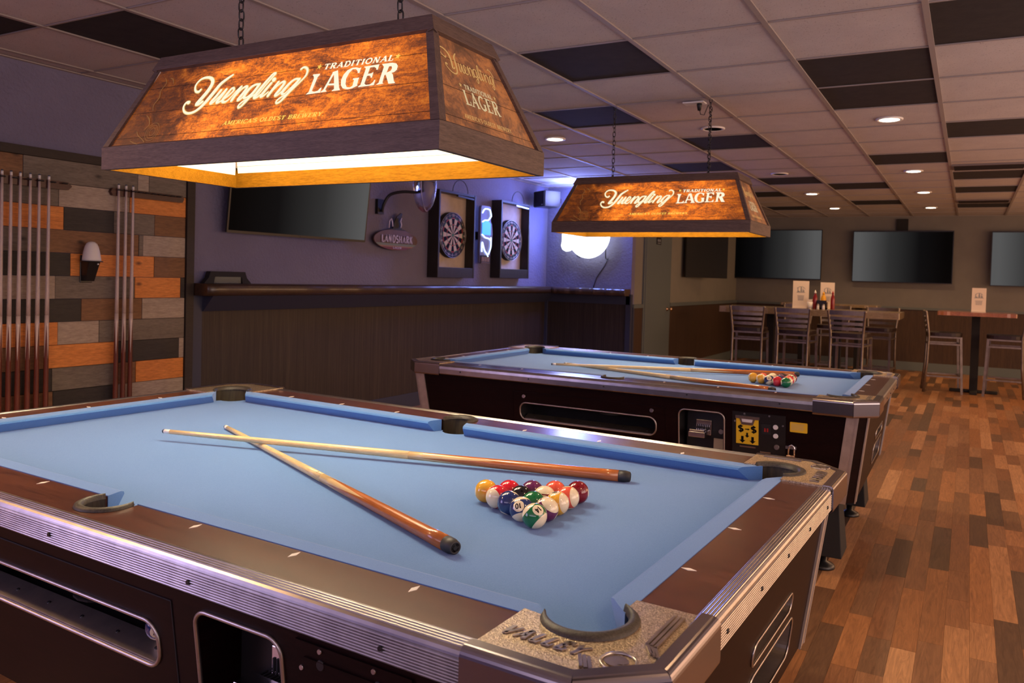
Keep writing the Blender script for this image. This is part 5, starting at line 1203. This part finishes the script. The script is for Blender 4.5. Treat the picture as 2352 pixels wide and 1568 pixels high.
# ---- speaker in the corner
t = empty('wall_speaker', (XL+.17,7.98,2.15), R_(-32), 'black loudspeaker high in the corner above the dartboards', 'loudspeaker')
part('cabinet', B(-.13,.13,-.02,.19,-.085,.10), 'black', t, bev=.006); mb = MB(); mb.box(-.122,.122,-.03,-.02,-.078,.092); part('grille', mb, 'matteblack', t)
part('badge', B(.07,.10,-.033,-.03,-.068,-.058), 'steel', t); mb = MB(); mb.bar((0,.19,0),(0,.26,.0),.05,.05); part('wall_bracket', mb, 'black', t)
# ---- lit white sign on the corner wall
t = empty('lit_round_sign', (-3.975,YC-.10,1.765), 0, 'glowing white round sign with a bottle shape, half hidden by the farther lamp', 'neon sign')
mb = MB(); mb.prism([(.245*cos(2*pi*i/48),.245*sin(2*pi*i/48)) for i in range(48)], -.02, 0, fn=lambda a, b, c: (a,c,b)); part('lit_face', mb, 'neon', t)
mb = MB(); mb.tube([(.258*cos(2*pi*i/48),-.03,.258*sin(2*pi*i/48)) for i in range(48)], .017, 8, closed=True); part('rim_tube', mb, 'neonrim', t)
mb = MB(); mb.prism([(-.335,-.08),(-.345,-.13),(-.325,-.175),(-.28,-.198),(-.235,-.19),(-.20,-.165),(-.19,-.10),(-.19,.18),(-.22,.30),(-.225,.42),(-.29,.42),(-.295,.30),(-.335,.18)], -.06, -.03, fn=lambda a, b, c: (a,c,b)); part('bottle_shape', mb, 'neonrim', t, 'glowing white bottle shape')
mb = MB(); mb.bar((-.02,-.022,-.03),(.09,-.022,.05),.006,.004); part('hand_line', mb, 'grey', t)
mb = MB(); mb.tube([(.20,.0,.10),(.205,.02,-.27),(.20,.08,-.285)], .006, 6); mb.tube([(-.17,.0,.0),(-.165,.02,-.25),(-.16,.08,-.265)], .006, 6); part('wire_frame', mb, 'black', t)
mb = MB(); mb.tube([(.205,.09,-.27),(.16,.095,-.36),(.06,.095,-.50),(.02,.095,-.62)], .004, 6); part('power_cord', mb, 'cord', t)
lamp('sign_glow', 'POINT', (-.04,-.12,.20), BLUE, 50, .12, parent=t)
lamp('sign_glow', 'POINT', (-.05,-.40,.44), (.26,.32,1), 22, .10, parent=t)
# ================================================================ BAR FURNITURE AT THE BACK
def make_stool():
    t = empty('bar_stool'); seat_z = .695
    for s in (-1,1):
        mb = MB(); mb.tube([(s*.175,-.215,0),(s*.172,-.185,.35),(s*.172,-.175,seat_z),(s*.198,-.215,.97),(s*.200,-.22,.985)], .0150, 8); part('back_leg', mb, 'stool', t)
        mb = MB(); mb.bar((s*.195,.20,0),(s*.185,.17,seat_z-.015),.025,.025); part('leg', mb, 'stool', t)
    for k, (z, h) in enumerate(((.955,.05),(.892,.032),(.835,.032),(.778,.034))):
        w = .172+.026*(z-seat_z)/.28; yb = -.175-.04*(z-seat_z)/.28; mb = MB(); n = 10
        P = [(-w+2*w*i/n, yb-.022*(1-(2*i/n-1)**2)) for i in range(n+1)]
        for i in range(n):
            a_, c_ = P[i], P[i+1]; mb.hexa([(a_[0],a_[1]-.006,z-h/2),(c_[0],c_[1]-.006,z-h/2),(c_[0],c_[1]+.006,z-h/2),(a_[0],a_[1]+.006,z-h/2)],[(a_[0],a_[1]-.006,z+h/2),(c_[0],c_[1]-.006,z+h/2),(c_[0],c_[1]+.006,z+h/2),(a_[0],a_[1]+.006,z+h/2)])
        part('slat', mb, 'stool', t)
    for z, nm in ((seat_z-.022,'seat_rail'),(seat_z-.105,'stretcher')):
        mb = MB(); q = [(-.172,-.178,z),(.172,-.178,z),(.187,.172,z),(-.187,.172,z)]
        for i in range(4): mb.bar(q[i], q[(i+1)%4], .02, .018)
        part(nm, mb, 'stool', t)
    mb = MB(); q = [(-.172,-.19,.20),(.172,-.19,.20),(.192,.19,.20),(-.192,.19,.20)]
    for i in range(4): mb.bar(q[i], q[(i+1)%4], .018, .018)
    mb.box(-.19,.19,.175,.205,.19,.215); part('footrest', mb, 'stool', t)
    mb = MB(); mb.prism([(.205*math.copysign(abs(cos(a_))**.5,cos(a_)),.195*math.copysign(abs(sin(a_))**.5,sin(a_))) for a_ in [2*pi*(i+.5)/28 for i in range(28)]], seat_z-.008, seat_z+.032); part('seat', mb, 'seatpad', t, 'dark padded seat', bev=.012)
    return t
stools = [(-2.33,9.50,4,'bar stool with its back to the pool tables, nearest the far left wall','stools along the near side of the long bar table'),
 (-1.77,9.46,-4,'middle one of the three bar stools in front of the long bar table','stools along the near side of the long bar table'),(-1.17,9.42,-6,'rightmost of the three bar stools in front of the long bar table','stools along the near side of the long bar table'),
 (-2.12,11.10,176,'bar stool behind the long bar table, seen between the left and middle stools','stools behind the long bar table'),(-1.60,11.10,185,'bar stool behind the long bar table, between the middle and right stools','stools behind the long bar table'),
 (-1.03,11.02,172,'bar stool behind the right end of the long bar table','stools behind the long bar table'),
 (-.255,10.70,-84,'bar stool side-on at the left of the small bar table','stools at the small bar table'),(.40,10.72,86,'bar stool side-on at the right of the small bar table','stools at the small bar table')]
sb = None
for x, y, a, lb, gr in stools:
    if sb is None: s = sb = make_stool()
    else: s = copytree(sb)
    s.location = (x,y,0); s.rotation_euler = (0,0,R_(a)); tag(s, lb, 'bar stool', gr)
def bar_table(x0, x1, y0, y1, z, label, posts, mt='tabletop', th=.06, seed=1):
    t = empty('bar_table', ((x0+x1)/2,(y0+y1)/2,0), 0, label, 'bar table'); hx, hy = (x1-x0)/2, (y1-y0)/2; q = random.Random(seed)
    P = []
    for i in range(25): P.append((-hx+2*hx*i/24, -hy+q.uniform(-.006,.006)))
    for i in range(25): P.append((hx-2*hx*i/24, hy+q.uniform(-.006,.006)))
    mb = MB(); mb.prism(P, z-th, z); part('tabletop', mb, mt, t, bev=.014, seg=3)
    for px in posts:
        mb = MB(); mb.box(px-.045,px+.045,-.045,.045,.02,z-th); part('post', mb, 'matteblack', t)
        mb = MB(); mb.box(px-.26,px+.26,-.04,.04,0,.035); mb.box(px-.04,px+.04,-.26,.26,0,.035); part('base', mb, 'matteblack', t, bev=.008)
    return t
bar_table(-2.83,-.70,9.88,10.62,.955,'long lacquered bar table with five stools and a condiment caddy',[-.48,.34],'tabletop',.075)
bar_table(-.33,.50,10.48,11.2,.985,'small red-brown bar table at the right with two stools',[.0],'tabletopr',.045,2)
bar_table(-2.50,-1.15,12.0,12.6,.985,'narrow bar table against the back wall behind the long one',[-.4,.4],'tabletop',.04,3)
# ---- menus
def menu(x, y, z, w, h, a, label):
    t = empty('table_menu', (x,y,z), a, label, 'menu card')
    part('card', B(-w/2,w/2,-.004,.004,.0,h), 'card', t, bev=.002); part('stand', B(-w/2,w/2,-.03,.03,0,.008), 'card', t)
    f = lambda p, q: (p,-.0052,q); mb = MB()
    for i in range(9):
        a0 = R_(150-15*i); a1 = R_(150-15*(i+.7)); mb.poly([[(.055*cos(b_)*w/.19,h*.66+.05*sin(b_)*h/.35) for b_ in (a0,a1)]+[(.047*cos(b_)*w/.19,h*.66+.043*sin(b_)*h/.35) for b_ in (a1,a0)]], f)
    for x0_, x1_, hh in ((-.042,-.03,.055),(-.034,-.012,.012),(-.006,.012,.062),(.018,.03,.05),(.03,.042,.03)): mb.poly([[(x0_,h*.60),(x1_,h*.60),(x1_-.004,h*.60+hh*h/.35),(x0_+.004,h*.60+hh*h/.35)]], f)
    mb.poly([[(-.055,h*.575),(.055,h*.575),(.05,h*.592),(-.05,h*.592)]], f); part('logo_print', mb, 'grey', t)
    mb = MB()
    for i in range(7): ww = .042-.002*(i%3)-.001*i; mb.poly([[(-ww,h*(.46-.028*i)),(ww,h*(.46-.028*i)),(ww,h*(.475-.028*i)),(-ww,h*(.475-.028*i))]], f)
    part('text_lines', mb, 'greylt', t)
M['greylt'] = plain('pale grey print', (.42,.40,.40), .7)
menu(-1.885,10.25,.956,.195,.345,R_(8),'tall white menu card on the long bar table, left of the condiments')
menu(-1.59,10.42,.956,.17,.335,R_(4),'white menu card behind the condiment caddy')
menu(.105,10.85,.986,.155,.29,R_(5),'cream menu card on the small bar table at the right')
# ---- condiments
def bottle(name, x, y, z, r, h, mt, capm, label, cat):
    t = empty(name, (x,y,z), 0, label, cat)
    mb = MB(); mb.lathe([(r*.95,0),(r,.006),(r,h*.55),(r*.8,h*.68),(r*.42,h*.80),(r*.42,h*.84)], n=18); part('bottle_body', mb, mt, t)
    mb = MB(); mb.lathe([(r*.48,h*.83),(r*.48,h*.90),(r*.25,h*.94),(r*.14,h)], n=14); part('cap', mb, capm, t)
    return t
bottle('ketchup_bottle',-1.70,10.20,.956,.028,.235,'ketchup','white','dark red ketchup bottle in front of the menu card','bottle')
bottle('mustard_bottle',-1.615,10.30,.975,.033,.20,'mustard','mustard','yellow mustard bottle on the long bar table','bottle')
bottle('sauce_bottle',-1.505,10.30,.956,.026,.23,'ketchup','red','red sauce bottle at the right of the condiment caddy','bottle')
t = empty('condiment_caddy', (-1.615,10.20,.956), 0, 'black condiment caddy on the long bar table', 'caddy')
mb = MB(); mb.box(-.06,.06,-.05,.05,0,.02); mb.box(-.06,.06,-.05,-.045,0,.09); mb.box(-.06,.06,-.045,-.04,.06,.11); mb.box(-.06,-.055,-.05,.05,0,.09); mb.box(.055,.06,-.05,.05,0,.09); part('holder', mb, 'black', t)
for k, px in enumerate((-.035,.03)):
    s_ = empty('shaker', (-1.615+px,10.12,.956), 0, ('clear salt shaker at the left','pale pepper shaker at the right')[k]+' of the caddy front', 'shaker')
    mb = MB(); mb.lathe([(.016,0),(.018,.004),(.015,.045),(.014,.05)], n=14); part('shaker_body', mb, 'white', s_)
    mb = MB(); mb.lathe([(.0155,.05),(.0155,.06),(.009,.067),(.0001,.068)], n=14); part('shaker_top', mb, 'steel', s_)
t = empty('napkin_cup', (-1.757,10.20,.956), 0, 'white cup with napkins beside the tall menu card', 'cup')
mb = MB(); mb.lathe([(.027,0),(.03,.004),(.04,.085),(.037,.085),(.027,.006),(.0001,.006)], n=20); part('cup', mb, 'white', t)
mb = MB(); mb.hexa([(-.024,-.02,.03),(.024,-.02,.03),(.024,.02,.03),(-.024,.02,.03)],[(-.042,-.025,.115),(.03,-.025,.12),(.03,.025,.12),(-.042,.025,.115)]); part('napkins', mb, 'card', t)
